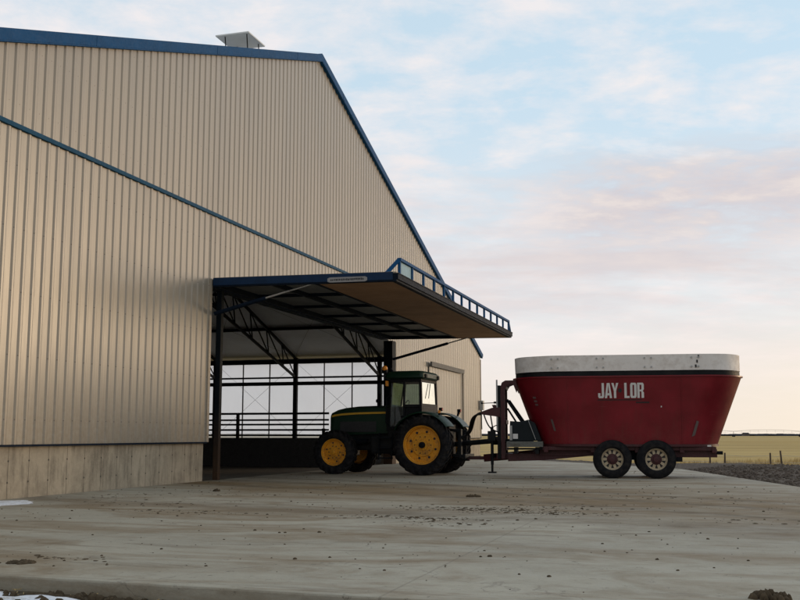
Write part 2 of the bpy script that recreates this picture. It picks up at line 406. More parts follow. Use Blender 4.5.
# mauve-grey bank
band = N(nt,'ShaderNodeMapRange', interpolation_type='SMOOTHSTEP', inp={1:.05,2:.17,3:0,4:1}); L(nt, z, band.inputs[0])
band2 = N(nt,'ShaderNodeMapRange', interpolation_type='SMOOTHSTEP', inp={1:.22,2:.30,3:1,4:0}); L(nt, z, band2.inputs[0])
bk = cn(1.1, (9.4,3.1,0), 8, .55, st=(.7,1.5,1))
bm_ = math_(nt,'MULTIPLY', math_(nt,'MULTIPLY', band.outputs[0], band2.outputs[0]), ramp(nt, math_(nt,'ADD', bk, math_(nt,'MULTIPLY', math_(nt,'SUBTRACT', fine,.5),.2)), [(.42,0),(.6,.85)]))
c3 = mix(nt, bm_, c2, mix(nt, puff, K((.56,.52,.555)), K((.69,.61,.58))))
bz = N(nt,'ShaderNodeMapRange', interpolation_type='SMOOTHSTEP', inp={1:.15,2:.21,3:0,4:1}); L(nt, z, bz.inputs[0])
bz2 = N(nt,'ShaderNodeMapRange', interpolation_type='SMOOTHSTEP', inp={1:.245,2:.285,3:1,4:0}); L(nt, math_(nt,'ADD', z, math_(nt,'MULTIPLY', math_(nt,'SUBTRACT', puff, .5), .09)), bz2.inputs[0])
bx = N(nt,'ShaderNodeMapRange', interpolation_type='SMOOTHSTEP', inp={1:.08,2:.22,3:0,4:1}); L(nt, sp.outputs[0], bx.inputs[0])
bmk = math_(nt,'MULTIPLY', math_(nt,'MULTIPLY', bz.outputs[0], bz2.outputs[0]), math_(nt,'MULTIPLY', bx.outputs[0], ramp(nt, math_(nt,'ADD', puff, math_(nt,'MULTIPLY', math_(nt,'SUBTRACT', fine,.5),.5)), [(.34,.25),(.56,.95)])))
c3 = mix(nt, bmk, c3, mix(nt, ramp(nt, math_(nt,'ADD', math_(nt,'MULTIPLY', fine, .6), math_(nt,'MULTIPLY', puff, .4)), [(.42,0),(.60,1)]), K((.51,.48,.525)), K((.68,.615,.595))))
# warm last light at the horizon
hz = N(nt,'ShaderNodeMapRange', interpolation_type='SMOOTHSTEP', inp={1:0,2:.13,3:1,4:0}); L(nt, z, hz.inputs[0])
c4 = mix(nt, math_(nt,'MULTIPLY', hz.outputs[0], .8), c3, mix(nt, side.outputs[0], K((.73,.675,.64)), K((.80,.69,.545))))
# the glow round the set sun, out of frame to the right
dv = N(nt,'ShaderNodeVectorMath', operation='DOT_PRODUCT'); L(nt, tc.outputs['Generated'], dv.inputs[0]); dv.inputs[1].default_value = (math.sin(R(58)), math.cos(R(58)), 0)
gl_ = math_(nt,'MULTIPLY', math_(nt,'POWER', math_(nt,'MAXIMUM', dv.outputs['Value'], 0), 15.0), math_(nt,'POWER', 2.718, math_(nt,'MULTIPLY', z, -8.0)))
glc = mix(nt, 1.0, K((.9,.60,.29)), gl_, 'MULTIPLY')
c4 = mix(nt, 1.0, c4, glc, 'ADD')
# away from the sunset the dusk sky is dimmer
bk_ = N(nt,'ShaderNodeMapRange', interpolation_type='SMOOTHSTEP', inp={1:-.55,2:.25,3:.72,4:1}); L(nt, sp.outputs[1], bk_.inputs[0])
c5 = mix(nt, 1.0, c4, bk_.outputs[0], 'MULTIPLY')
L(nt, c5, bg.inputs[0])
sl = bpy.data.lights.new('sun','SUN'); sl.energy = .8; sl.angle = R(16); sl.color = (1,.72,.44)
so = bpy.data.objects.new('sun', sl); col.objects.link(so)
sd = Vector((math.sin(R(SUN_AZ))*math.cos(R(SUN_EL)), math.cos(R(SUN_AZ))*math.cos(R(SUN_EL)), math.sin(R(SUN_EL))))
so.rotation_euler = sd.to_track_quat('Z','Y').to_euler(); so.location = sd*80
sc.view_settings.view_transform = 'Standard'; sc.view_settings.look = 'None'; sc.view_settings.exposure = .24; sc.view_settings.gamma = 1; sc.view_settings.use_curve_mapping = False
sc.render.engine='CYCLES'; sc.cycles.max_bounces = 8; sc.cycles.diffuse_bounces = 5; sc.cycles.use_denoising = True

# ------------------------------------------------------------------ barn frame: x = out of the gable wall, y = along it, z up
J = Vector((-5.073, 26.548, 0)); YAW = -R(16.92)
BM = Matrix.Translation(J) @ Matrix.Rotation(YAW, 4, 'Z')
def bw(x,y,z=0): return BM @ Vector((x,y,z))

# ------------------------------------------------------------------ ground
def structure(o): o['kind'] = 'structure'; return o
# prairie: one sheet to the horizon
g = MB(); xs = [-2600,-900,-300,-100,-30,0,30,60,100,200,400,900,2600]; ys = [-300,-50,0,20,40,60,80,110,160,260,420,700,1100,1800,3200]
for yv in ys:
    for xv in xs: g.v.append((xv,yv,-.65))
for j in range(len(ys)-1):
    for i in range(len(xs)-1):
        a = j*len(xs)+i; g.f.append((a,a+1,a+len(xs)+1,a+len(xs)))
structure(g.build('prairie_field', M['field']))

AP = [(-.3,-19),(-.3,-16.35),(20,-16.75),(20.2,-8),(14.6,1.2),(11.7,13),(8.6,18.2),(3,26),(.6,29.5),(-.3,29.5)]
# yard slab as a body with thickness; its near edge is a real step
poly = [(0.0,-16.30),(6.7,-16.45),(10.6,-16.64),(26,-17.2),(24,-8),(14.6,1.2),(11.7,13),(8.6,18.2),(3,26),(.6,29.5),(0,29.5)]
pe = []          # worn, slightly chipped arris along the near edge
for (a_, b_) in zip(poly[:3], poly[1:4]):
    n_ = int(math.hypot(b_[0]-a_[0], b_[1]-a_[1])/.09)
    for k in range(n_):
        x_, y_ = a_[0]+(b_[0]-a_[0])*k/n_, a_[1]+(b_[1]-a_[1])*k/n_
        c_ = mnoise.noise(Vector((x_*3.1, 5, 0)))
        pe.append((x_, y_ + .012*mnoise.noise(Vector((x_*1.3, 0, 0))) + .01*mnoise.noise(Vector((x_*6, 2, 0))) + (.04*(c_-.42) if c_ > .42 else 0)))
poly = pe + poly[3:]
sl_ = MB(); sl_.prism(poly, 'z', -.75, 0)
ap = structure(sl_.build('concrete_yard', M['apron'], loc=J, rot=YAW, bevel=.018))
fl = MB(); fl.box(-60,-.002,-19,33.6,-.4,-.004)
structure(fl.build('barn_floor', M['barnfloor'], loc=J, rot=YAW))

# soil in front of the slab: lumpy mound reaching to a little below the slab edge
so_ = MB(); nx, ny = 150, 70
for j in range(ny):
    for i in range(nx):
        x = -6+34*i/(nx-1); y = -28 + 11.9*j/(ny-1)
        edge = min(i, nx-1-i, j)/6.0
        n = mnoise.fractal(Vector((x*1.6,y*1.6,0)), .9, 2.1, 5)*.03 + mnoise.noise(Vector((x*.5,y*.5,4)))*.03
        zz = -.135+n
        if edge < 1: zz = zz*edge + (-.7)*(1-edge)
        so_.v.append((x,y,zz))
for j in range(ny-1):
    for i in range(nx-1):
        a = j*nx+i; so_.f.append((a,a+1,a+nx+1,a+nx))
structure(so_.build('soil_verge', M['soil'], loc=J, rot=YAW, smooth=60))

# gravel berm along the far edge of the yard
inner = [(24,-8),(19,-2.4),(14.6,1.2),(13,7.5),(11.7,13),(10.2,15.6),(8.6,18.2),(6,21.9),(3,26),(.6,29.5)]
crest = [(30,-3),(25,1.5),(20.6,7.0),(17.5,11.0),(14.6,14.6),(12.4,17.2),(10.2,19.3),(7.4,23),(4.4,27),(2.0,31)]
outer = [(36,2),(30,6.5),(25.6,11.5),(21.5,15.5),(18.4,19.4),(15.6,21.6),(13.4,23.4),(10.6,27),(7.6,31),(5.2,35)]
def lerp2(a,b,t): return (a[0]+(b[0]-a[0])*t, a[1]+(b[1]-a[1])*t)
gb = MB(); NL, NC = 260, 60
for i in range(NL):
    t = i/(NL-1)*(len(inner)-1); k = min(int(t), len(inner)-2); ft = t-k
    a = lerp2(inner[k],inner[k+1],ft); c = lerp2(crest[k],crest[k+1],ft); o = lerp2(outer[k],outer[k+1],ft)
    hb = max(0, min(1, (6.2-t)/1.6))
    for j in range(NC):
        s = j/(NC-1)
        if s < .6:
            q = s/.6; p = lerp2(a,c,q); zz = -.03+.16*hb*(q**.8)
        else:
            q = (s-.6)/.4; p = lerp2(c,o,q); zz = (.16*hb-.03) - (.72+.16*hb)*(3*q*q-2*q**3)
        f = min(1, j/4)
        zz += f*(mnoise.fractal(Vector((p[0]*1.5,p[1]*1.5,1)), .9, 2.2, 5)*.032 + random.uniform(-.012,.018))
        gb.v.append((p[0],p[1],zz))
for i in range(NL-1):
    for j in range(NC-1):
        a = i*NC+j; gb.f.append((a,a+1,a+NC+1,a+NC))
structure(gb.build('gravel_berm', M['gravel'], loc=J, rot=YAW, smooth=80))

# ------------------------------------------------------------------ scatter helpers
def lump(mb, x, y, z, r, h, n=6, seed=0):
    rings = []
    for k,(rr,hh) in enumerate(((1,0),(.85,.5),(.4,.95))):
        rings.append([(x+math.cos(2*PI*i/n+seed)*r*rr*random.uniform(.7,1.25), y+math.sin(2*PI*i/n+seed)*r*rr*random.uniform(.7,1.25), z+h*hh*random.uniform(.8,1.15) - (.01 if k==0 else 0)) for i in range(n)])
    mb.loft(rings, cap=True)
def on_yard(x,y):
    return 0.15 < x < 22 and -16.2 < y < 24 and x < 13.5-.02*max(0,y)*5 if y > 0 else 0.15 < x < 22 and -16.2 < y
cr = MB()
for _ in range(2600):
    y = random.uniform(-16,6) if random.random() < .8 else random.uniform(-16,18)
    x = random.uniform(.2, 20)
    dens = .5+.5*mnoise.noise(Vector((x*.25,y*.7,2)))
    if random.random() > dens*dens*1.6: continue
    if not on_yard(x,y): continue
    r = random.choice((.006,.007,.009,.012,.018))*random.uniform(.6,1.3)
    lump(cr, x, y, 0, r*1.3, r*.8, 5, random.random())
for (cx_,cy_,n,sx,sy) in ((3.2,-8.2,70,.9,.4),(4.2,-9.6,60,.7,.15),(5.6,-9.8,30,.6,.12),(9.1,-7.7,330,.62,.22),(10.0,-8.3,240,.55,.2),(8.8,-9.7,150,.4,.12),(10.3,-7.0,90,.9,.5),(6.5,-15.3,30,.28,.07),(7.8,-9.6,40,.35,.2),(9.2,-10.4,60,.5,.3),(2.2,-4.0,24,.5,.2),(13,-9,30,.7,.3),(12.2,-4,50,1.2,.5),(3.1,-5.2,35,.6,.3),(1.4,-6.6,40,.5,.6)):
    for _ in range(n):
        x = random.gauss(cx_,sx); y = random.gauss(cy_,sy)
        if x < .15 or y < -16.2: continue
        r = random.choice((.005,.006,.008,.01,.013,.022))*random.uniform(.6,1.3)
        lump(cr, x, y, 0, r*1.7, r*.38, 5, random.random())
o = cr.build('mud_crumbs', M['mud'], loc=J, rot=YAW, smooth=70)
tag(o, 'dark crumbs of mud and manure scattered over the concrete yard', 'mud', kind='stuff')

def clump(name, x, y, r, h, label, n=40):
    mb = MB()
    for _ in range(n):
        a = random.uniform(0,2*PI); d = r*math.sqrt(random.random())*.8
        rr = r*random.uniform(.09,.26); hh = h*(1-.6*d/r)*random.uniform(.6,1)
        lump(mb, d*math.cos(a), d*math.sin(a)*.8, 0, rr, hh, 7, a)
    p = bw(x,y,0)
    return tag(mb.build(name, M['mud'], loc=p, smooth=70), label, 'mud clump', 'mud clumps on the yard')
clump('mud_clump', 12.98, -15.86, .17, .085, 'large crumbly mud clump at the bottom edge of the yard below the wagon', 46)
clump('mud_clump', 2.55, -4.35, .10, .07, 'small dark mud clump on the concrete just in front of the barn foundation end')
clump('mud_clump', 8.2, -4.6, .2, .06, 'flat dark mud clump on the brown track in front of the tractor rear wheel')
clump('mud_clump', 6.35, -15.7, .16, .035, 'low smeared mud clump close to the near step edge of the slab', 70)

# snow
def snow(name, pts, zfun, label, loc=J):
    mb = MB(); res = .07
    x0=min(p[0]-p[2] for p in pts); x1=max(p[0]+p[2] for p in pts); y0=min(p[1]-p[3] for p in pts); y1=max(p[1]+p[3] for p in pts)
    nx=int((x1-x0)/res)+1; ny=int((y1-y0)/res)+1; idx={}
    for j in range(ny):
        for i in range(nx):
            x=x0+i*res; y=y0+j*res
            v=max(1-((x-a)/c)**2-((y-b)/d)**2 for a,b,c,d in pts)
            v+= mnoise.fractal(Vector((x*2.2,y*2.2,9)),.8,2.2,5)*.5
            if v>0:
                idx[i,j]=len(mb.v); mb.v.append((x,y,zfun(x,y)+min(.05,.06*v)+.004*random.random()))
    for (i,j),a in list(idx.items()):
        if all(k in idx for k in ((i+1,j),(i+1,j+1),(i,j+1))):
            mb.f.append((a,idx[i+1,j],idx[i+1,j+1],idx[i,j+1]))
    return tag(mb.build(name, M['snow'], loc=J, rot=YAW, smooth=80), label, 'snow', kind='stuff')
soilz = lambda x,y: -.135 + mnoise.fractal(Vector((x*1.6,y*1.6,0)), .9, 2.1, 5)*.03 + mnoise.noise(Vector((x*.5,y*.5,4)))*.03 - .005
snow('snow', [(6.75,-16.86,.5,.26),(7.35,-16.98,.6,.24),(8.2,-17.02,.55,.2),(7.3,-17.4,1.5,.35)], soilz, 'patch of old dirty snow on the soil below the slab edge')
snow('snow', [(.55,-9.0,.75,1.0),(.4,-10.6,.9,1.2)], lambda x,y: -.02, 'thin patch of snow on the concrete against the barn foundation')
# soil clods and straw on the verge
so2 = MB()
for _ in range(900):
    x=random.uniform(4.5,16); y=-16.45-.02*(x-6)-abs(random.gauss(0,.6))-.06
    r=random.choice((.012,.02,.03,.045))*random.uniform(.7,1.3)
    lump(so2,x,y,soilz(x,y),r,r*.9,5,random.random())
for _ in range(150):
    x=random.uniform(6,9.5); y=-16.75-abs(random.gauss(0,.22)); r=random.choice((.012,.02,.03))*random.uniform(.7,1.3)
    lump(so2,x,y,soilz(x,y)+.03,r*1.3,r,5,random.random())
tag(so2.build('soil_clods', M['mud'], loc=J, rot=YAW, smooth=70), 'dark clods and crumbs along the foot of the slab edge', 'soil', kind='stuff')
st_=MB()
for _ in range(260):
    x=random.uniform(5,15); y=-16.5-abs(random.gauss(0,.45)); a=random.uniform(0,PI); l=random.uniform(.03,.09); zz=soilz(x,y)+random.uniform(.008,.03)
    st_.beam((x,y,zz),(x+l*math.cos(a),y+l*math.sin(a),zz+random.uniform(-.01,.02)),.004,.004)
tag(st_.build('straw_litter', M['straw'], loc=J, rot=YAW), 'loose bits of straw on the soil below the slab', 'straw', kind='stuff')
# pebbles of the berm
pb=MB()
for _ in range(5200):
    k=random.randrange(0,4); ft=random.random(); s=random.random()**1.3
    a=lerp2(inner[k],inner[k+1],ft); c=lerp2(crest[k],crest[k+1],ft); p=lerp2(a,c,s)
    r=random.choice((.02,.03,.04,.06))*random.uniform(.7,1.4)
    zz=-.03+.16*(s**.8)
    lump(pb,p[0],p[1],zz-.01+mnoise.fractal(Vector((p[0]*1.5,p[1]*1.5,1)), .9, 2.2, 5)*.032,r,r,5,random.random())
tag(pb.build('gravel_stones', M['gravel'], loc=J, rot=YAW, smooth=70), 'loose dark stones over the gravel berm', 'gravel', kind='stuff')
# dry grass tufts
tf=MB()
for _ in range(5200):
    k=random.randrange(1,9); ft=random.random(); s=random.random()**1.7
    o_=lerp2(outer[k],outer[k+1],ft); c=lerp2(crest[k],crest[k+1],ft)
    d=Vector((o_[0]-c[0],o_[1]-c[1])).normalized(); p=(o_[0]-d.x*1.6+d.x*s*30, o_[1]-d.y*1.6+d.y*s*30)
    zb=-.65
    for b_ in range(4):
        a=random.uniform(0,2*PI); h=random.uniform(.14,.38); le=random.uniform(.03,.16); x=p[0]+random.uniform(-.12,.12); y=p[1]+random.uniform(-.12,.12); wd=.018
        dx,dy=math.cos(a),math.sin(a)
        tf.add([(x-dy*wd,y+dx*wd,zb),(x+dy*wd,y-dx*wd,zb),(x+dx*le,y+dy*le,zb+h)],[(0,1,2)])
tag(tf.build('dry_grass', M['straw'], loc=J, rot=YAW), 'straw-coloured dry grass tufts at the near side of the prairie', 'grass', kind='stuff')

# ------------------------------------------------------------------ BARN
barn = empty('barn', 'large tan ribbed-steel cattle barn with blue gable trim, concrete footing and raised door', 'barn', J, YAW)
UR, ZR = 7.64, 14.48; SL = .333; UE0, UE1 = -19.2, 33.75
def zroof(u): return ZR - (.329 if u > UR else .344)*abs(u-UR)
PROF = ((0,0),(.135,0),(.182,.023),(.232,.023),(.279,0))
def siding(name, u0, u1, z0, ztop, off=0):
    mb=MB(); pts=[]
    k=math.floor((u0-off)/.305)
    while True:
        b=off+k*.305
        if b>u1: break
        for a,h in PROF:
            u=b+a
            if u0-1e-6<=u<=u1+1e-6: pts.append((u,h))
        k+=1
    if not pts or pts[0][0]>u0+1e-4: pts.insert(0,(u0,0))
    if pts[-1][0]<u1-1e-4: pts.append((u1,0))
    prev=None
    for u,h in pts:
        zt=ztop(u) if callable(ztop) else ztop
        zb=z0(u) if callable(z0) else z0
        i=len(mb.v); mb.v += [(h,u,zb),(h,u,zt)]
        if prev is not None: mb.f.append((prev,i,i+1,prev+1))
        prev=i
    return mb.build(name, M['siding'], barn)
ZT = 7.12
siding('siding', -19, -.1, 1.0, ZT, 0)
siding('siding', -.1, 15.7, 5.34, ZT, 0)
siding('siding', 15.7, 33.55, 1.0, lambda u: min(ZT, zroof(u)-.05), 0)
siding('siding', -14, 28.5, ZT+.004, lambda u: max(ZT+.01, zroof(u)-.05), .11)
# blue trims
mb=MB(); mb.box(-.01,.06,-19,28.4,ZT-.045,ZT+.05); mb.build('transition_trim', M['teal_trim'], barn, bevel=.008)
for (ua,ub) in ((UE0,UR),(UR,UE1)):
    mb=MB()
    poly=[(ua,zroof(ua)-.22),(ub,zroof(ub)-.22),(ub,zroof(ub)+.022),(ua,zroof(ua)+.022)]
    mb.prism(poly,'x',.085,.13)
    mb.prism([(ua,zroof(ua)-.25),(ub,zroof(ub)-.25),(ub,zroof(ub)-.222),(ua,zroof(ua)-.222)],'x',.0,.126)   # soffit
    mb.build('rake_trim', M['blue'], barn)
    s=2.2
    while s<abs(ub-ua)-1:      # joint laps in the fascia
        u=UR+(s if ub==UE1 else -s); mb=MB()
        mb.prism([(u-.05,zroof(u-.05)-.226),(u+.05,zroof(u+.05)-.226),(u+.05,zroof(u+.05)+.006),(u-.05,zroof(u-.05)+.006)],'x',.08,.136); s+=5.6
        mb.build('fascia_lap', M['blue'], barn)
# foundation
for (u0,u1) in ((-19,-.14),(15.75,33.5)):
    mb=MB(); mb.box(-.3,-.03,u0,u1,-.3,.985); mb.build('foundation', M['found'], barn, bevel=.015)
    mb=MB(); mb.box(-.04,.062,u0,u1+.04,.972,1.01); mb.build('drip_trim', M['frame_blue'], barn)
# jamb trim and corner trim
mb=MB(); mb.box(-.12,.05,-.13,.0,1.0,5.34); mb.build('jamb_trim', M['tan_trim'], barn, bevel=.008)
mb=MB(); mb.box(-.12,.05,33.5,33.62,1.0,5.55); mb.build('corner_trim', M['tan_trim'], barn, bevel=.008)
# roof
for (ua,ub) in ((UE0,UR),(UR,UE1)):
    mb=MB(); mb.prism([(ua,zroof(ua)-.03),(ub,zroof(ub)-.03),(ub,zroof(ub)+.012),(ua,zroof(ua)+.012)],'x',-60,.10); mb.build('roof', M['roofout'], barn)
    mb=MB(); a2=ua+(.6 if ua<0 else 0); b2=ub-(.3 if ub>20 else 0)
    mb.prism([(a2,zroof(a2)-.12),(b2,zroof(b2)-.12),(b2,zroof(b2)-.07),(a2,zroof(a2)-.07)],'x',-59.9,-.06); mb.build('ceiling_liner', M['vinyl'], barn)
mb=MB(); mb.prism([(UR-.35,ZR-.09),(UR,ZR+.05),(UR+.35,ZR-.09),(UR,ZR+.02)],'x',-60,.11); mb.build('ridge_cap', M['blue'], barn)
# eave gutter
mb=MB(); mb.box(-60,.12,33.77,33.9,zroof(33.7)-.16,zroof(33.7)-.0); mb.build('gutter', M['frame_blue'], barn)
# chimney vent at the ridge
vent=MB(); vent.prism([(6.95,13.9),(8.25,13.75),(8.25,14.7),(6.95,14.7)],'x',-3.4,-2.45)
vent=vent.build('roof_vent', M['galv'], barn)
mb=MB(); mb.box(-3.68,-2.38,6.85,8.25,15.30,15.35); mb.build('vent_lid', M['white'], vent, bevel=.008)
for (vx,uy) in ((-3.35,6.98),(-2.5,6.98),(-3.35,7.95),(-2.5,7.95)):
    mb=MB(); mb.tube([(vx,uy+.1,14.6),(vx,uy-.02,15.29)],.02,6); mb.build('vent_strut', M['dark'], vent)
# big sliding door further along the wall
sd_=siding('sliding_door', 22.0, 28.5, .15, 4.42, .05); sd_.location=(.075,0,0)
mb=MB(); mb.box(.07,.16,21.9,28.6,4.42,4.64); mb.build('door_track_cover', paint('dark_grey_track',(.11,.105,.095),.6), sd_, loc=(-.0,0,0))
mb=MB(); mb.box(.035,.12,28.5,28.62,.15,4.42); mb.build('door_edge', M['tan_trim'], sd_)
# small electrical box on the corner
mb=MB(); mb.box(.05,.25,33.1,33.45,2.6,3.15); eb=mb.build('electric_box', M['galv'], barn, bevel=.01)
mb=MB(); mb.tube([(.12,33.3,2.6),(.12,33.3,1.9),(.1,33.45,1.5)],.025,6); mb.build('conduit', M['dark'], eb)
# side walls, far end
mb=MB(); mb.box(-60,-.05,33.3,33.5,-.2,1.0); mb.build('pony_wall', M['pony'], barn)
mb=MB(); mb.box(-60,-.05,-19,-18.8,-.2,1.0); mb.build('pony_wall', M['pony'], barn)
mb=MB(); mb.box(-59.8,-.1,33.42,33.43,1.0,5.6); mb.build('side_curtain', M['curtain'], barn)
mb=MB(); mb.box(-59.8,-.1,-18.95,-18.94,1.0,5.4); mb.build('side_curtain', M['curtain'], barn)
mb=MB(); mb.prism([(-19,0),(33.5,0),(33.5,5.4),(UR,ZR-.2),(-19,5.2)],'x',-60.1,-60); mb.build('end_wall', M['tan_trim'], barn)
# frames: column + truss each 5.44 m
fr=[-.62-5.437*k for k in range(7)]
def truss(v):
    mb=MB(); W=.09
    def top(u): return zroof(u)-.26
    for sgn,ue in ((1,33.15),(-1,-18.6)):
        def bot(u):
            t=abs(ue-u); return (top(ue)-1.15) + (SL-.05)*t
        mb.beam((v,ue,top(ue)),(v,UR,top(UR)),W,.16); mb.beam((v,ue,bot(ue)),(v,UR,bot(UR)),W,.15)
        u=ue; n=0; step=2.2
        while abs(u-UR)>step:
            u2=u-sgn*step
            mb.beam((v,u2,top(u2)),(v,u2+sgn*.35,bot(u2+sgn*.35)),.05,.07)
            mb.beam((v,u+sgn*(.35 if n else 0),bot(u+sgn*(.35 if n else 0))),(v,u2,top(u2)),.05,.06)
            u=u2; n+=1
    return mb
for v in fr:
    truss(v).build('truss', M['dark'], barn)
    for u in (33.15,-18.6):
        mb=MB(); mb.box(v-.12,v+.12,u-.11,u+.11,0,zroof(u)-.2); mb.build('column', M['dark'], barn)
# girts, mullions, purlins on the curtain side
mb=MB(); mb.box(-38,-.1,33.1,33.3,5.52,5.72); mb.build('eave_beam', M['dark'], barn)
mb=MB(); mb.box(-38,-.1,33.18,33.36,4.2,4.42); mb.build('girt', M['dark'], barn)
mb=MB(); mb.tube([(-38,33.0,4.66),(-.1,33.0,4.66)],.055,8); mb.build('curtain_pipe', M['dark'], barn)
for k in range(6):
    for t in (1/3,2/3):
        v=fr[0]-5.437*(k+t); mb=MB(); mb.box(v-.028,v+.028,33.30,33.38,1.0,5.6); mb.build('mullion', M['galv_dark'], barn)
for u,hh in ((29.0,.16),(24.5,.14),(20,.14),(15.5,.14),(11.5,.14)):
    mb=MB(); zc=zroof(u)-.22; mb.box(-38,-.1,u-.05,u+.05,zc-hh/2,zc+hh/2); mb.build('purlin', M['dark'], barn)
cb=MB()
for k in range(5):
    a=fr[k]; b=fr[k+1]
    cb.tube([(a,33.2,5.6),(b,33.2,1.05)],.008,4); cb.tube([(b,33.2,5.6),(a,33.2,1.05)],.008,4)
    for (ua,ub) in ((33,24.5),(24.5,16)):
        cb.tube([(a,ua,zroof(ua)-.2),(b,ub,zroof(ub)-.2)],.008,4); cb.tube([(b,ua,zroof(ua)-.2),(a,ub,zroof(ub)-.2)],.008,4)
cb.build('brace_cable', M['galv_dark'], barn)
# door columns
mb=MB(); mb.box(-.01,.14,.36,.51,0,5.08); mb.build('door_column', M['post'], barn, bevel=.01)
mb=MB(); mb.box(-.1,.28,15.42,15.95,0,5.05); mb.build('door_column', M['post'], barn, bevel=.01)
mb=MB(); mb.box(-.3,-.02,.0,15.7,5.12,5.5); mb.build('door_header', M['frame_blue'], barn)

# hydraulic door, swung up
def zt(x): return 5.33-.014*x
DU0,DU1,DX0,DX1=-.02,15.66,.08,5.22
hd=MB()
def vslab(mb,x0,x1,u0,u1,dt,db):
    mb.prism([(x0,zt(x0)-dt),(x1,zt(x1)-dt),(x1,zt(x1)-db),(x0,zt(x0)-db)],'y',u0,u1)
# perimeter frame and ribs
vslab(hd,DX0,DX1,DU0,DU0+.12,0,.21); vslab(hd,DX0,DX1,DU1-.12,DU1,0,.21)
vslab(hd,DX0,DX0+.14,DU0+.12,DU1-.12,.002,.21); vslab(hd,DX1-.14,DX1,DU0+.12,DU1-.12,.002,.21)
for x in (1.74,): vslab(hd,x-.05,x+.05,DU0+.12,DU1-.12,.03,.20)
vslab(hd,2.96,3.06,DU0+.12,DU1-.12,.03,.215)
n=6
for k in range(1,n):
    u=DU0+(DU1-DU0)*k/n
    for (xa,xb) in ((DX0+.14,1.69),(1.79,2.96)): vslab(hd,xa,xb,u-.045,u+.045,.03,.17)
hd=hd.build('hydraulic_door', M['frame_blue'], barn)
hd['label']='wide hydraulic door swung up level over the tractor'
mb=MB(); vslab(mb,DX0+.01,DX1-.01,DU0+.01,DU1-.01,-.04,-.004); mb.build('door_skin', M['tan_trim'], hd)
mb=MB(); vslab(mb,DX0+.15,2.95,DU0+.125,DU1-.125,.055,.085); mb.build('insulation_panel', M['grey_pan'], hd)
mb=MB(); vslab(mb,3.07,DX1-.145,DU0+.125,DU1-.125,.18,.205); mb.build('liner_panel', M['liner'], hd)
mb=MB(); vslab(mb,DX0,DX1-.1,DU0-.016,DU0-.003,-.03,.17); mb.build('edge_flashing', M['navy'], hd)
# truss rail on the outer edge
mb=MB(); mb.box(5.222,5.262,DU0,DU1,5.10,5.235); mb.build('outer_beam', M['frame_blue'], hd)
mb=MB(); mb.box(5.215,5.275,DU0,DU1,5.236,5.262); mb.build('edge_strip', M['frame_blue'], hd)
mb=MB(); U=DU0
zb0,zt0=zt(5.2)-.0,5.66
mb.beam((5.19,U+.30,zt0),(5.19,DU1-.45,zt0),.10,.075)
npost=13
for k in range(npost+1):
    u=U+.34+(DU1-.8-U)*k/npost
    mb.beam((5.19,u,zt0),(5.19,u,zb0+.02),.06,.085,up=(0,1,0))
mb.beam((4.92,U+.05,zb0+.0),(5.19,U+.32,zt0),.07,.09); mb.beam((5.19,DU1-.45,zt0),(5.19,DU1-.05,zb0),.06,.08)
mb.build('truss_rail', M['blue'], hd)
mb=MB(); mb.box(5.17,5.185,U+.40,U+1.42,zb0+.02,zt0-.05); mb.build('rail_panel', paint('light_blue_panel',(.17,.36,.46),.4), hd)
# cylinders
def cylinder(p,q,f=.5):
    p=Vector(p);q=Vector(q); m_=p.lerp(q,f)
    mb=MB(); mb.tube([p,m_],.055,10); c=mb.build('door_cylinder', M['frame_blue'], hd, smooth=40)
    mb=MB(); mb.tube([m_,q],.026,8); mb.build('cylinder_rod', M['steel'], hd, smooth=40)
cylinder((.1,.05,4.40),(2.9,.16,5.12),.52); cylinder((.1,15.6,4.25),(3.5,15.35,5.08),.75)
# maker's plate: rounded grey plate with illegible raised marks
pl=MB(); pl.prism([(3.42,5.085),(3.36,5.11),(3.36,5.19),(3.42,5.215),(4.38,5.205),(4.44,5.18),(4.44,5.10),(4.38,5.075)],'y',DU0-.034,DU0-.02)
pl=pl.build('maker_plate', paint('grey_plate',(.30,.30,.31),.5), hd)
mk=MB(); x=3.44
random.seed(3)
while x<4.36:
    wv=random.uniform(.02,.035); mk.box(x,x+wv,DU0-.037,DU0-.033,5.115+random.uniform(0,.012),5.175+random.uniform(-.012,0)); x+=wv+.014
mk.build('plate_lettering', M['letterdark'], pl)
random.seed(11)

# ------------------------------------------------------------------ feed bunk fence in the barn
fen = empty('feed_fence', 'dark concrete feed wall topped with pipe rails inside the barn doorway', 'fence', bw(-15,11.0,0), YAW)
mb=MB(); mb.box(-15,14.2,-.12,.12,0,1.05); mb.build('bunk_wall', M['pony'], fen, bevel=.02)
for zc in (1.98,1.74,1.57,1.37,1.17):
    mb=MB(); mb.tube([(-15,0,zc),(14.2,0,zc)],.034 if zc<1.9 else .04,8); mb.build('rail', M['dark'], fen, smooth=40)
for k in range(9):
    x=-14+3.5*k; mb=MB(); mb.box(x-.05,x+.05,-.05,.05,1.05,2.0 if k%2 else 1.42); mb.build('post', M['dark'], fen)

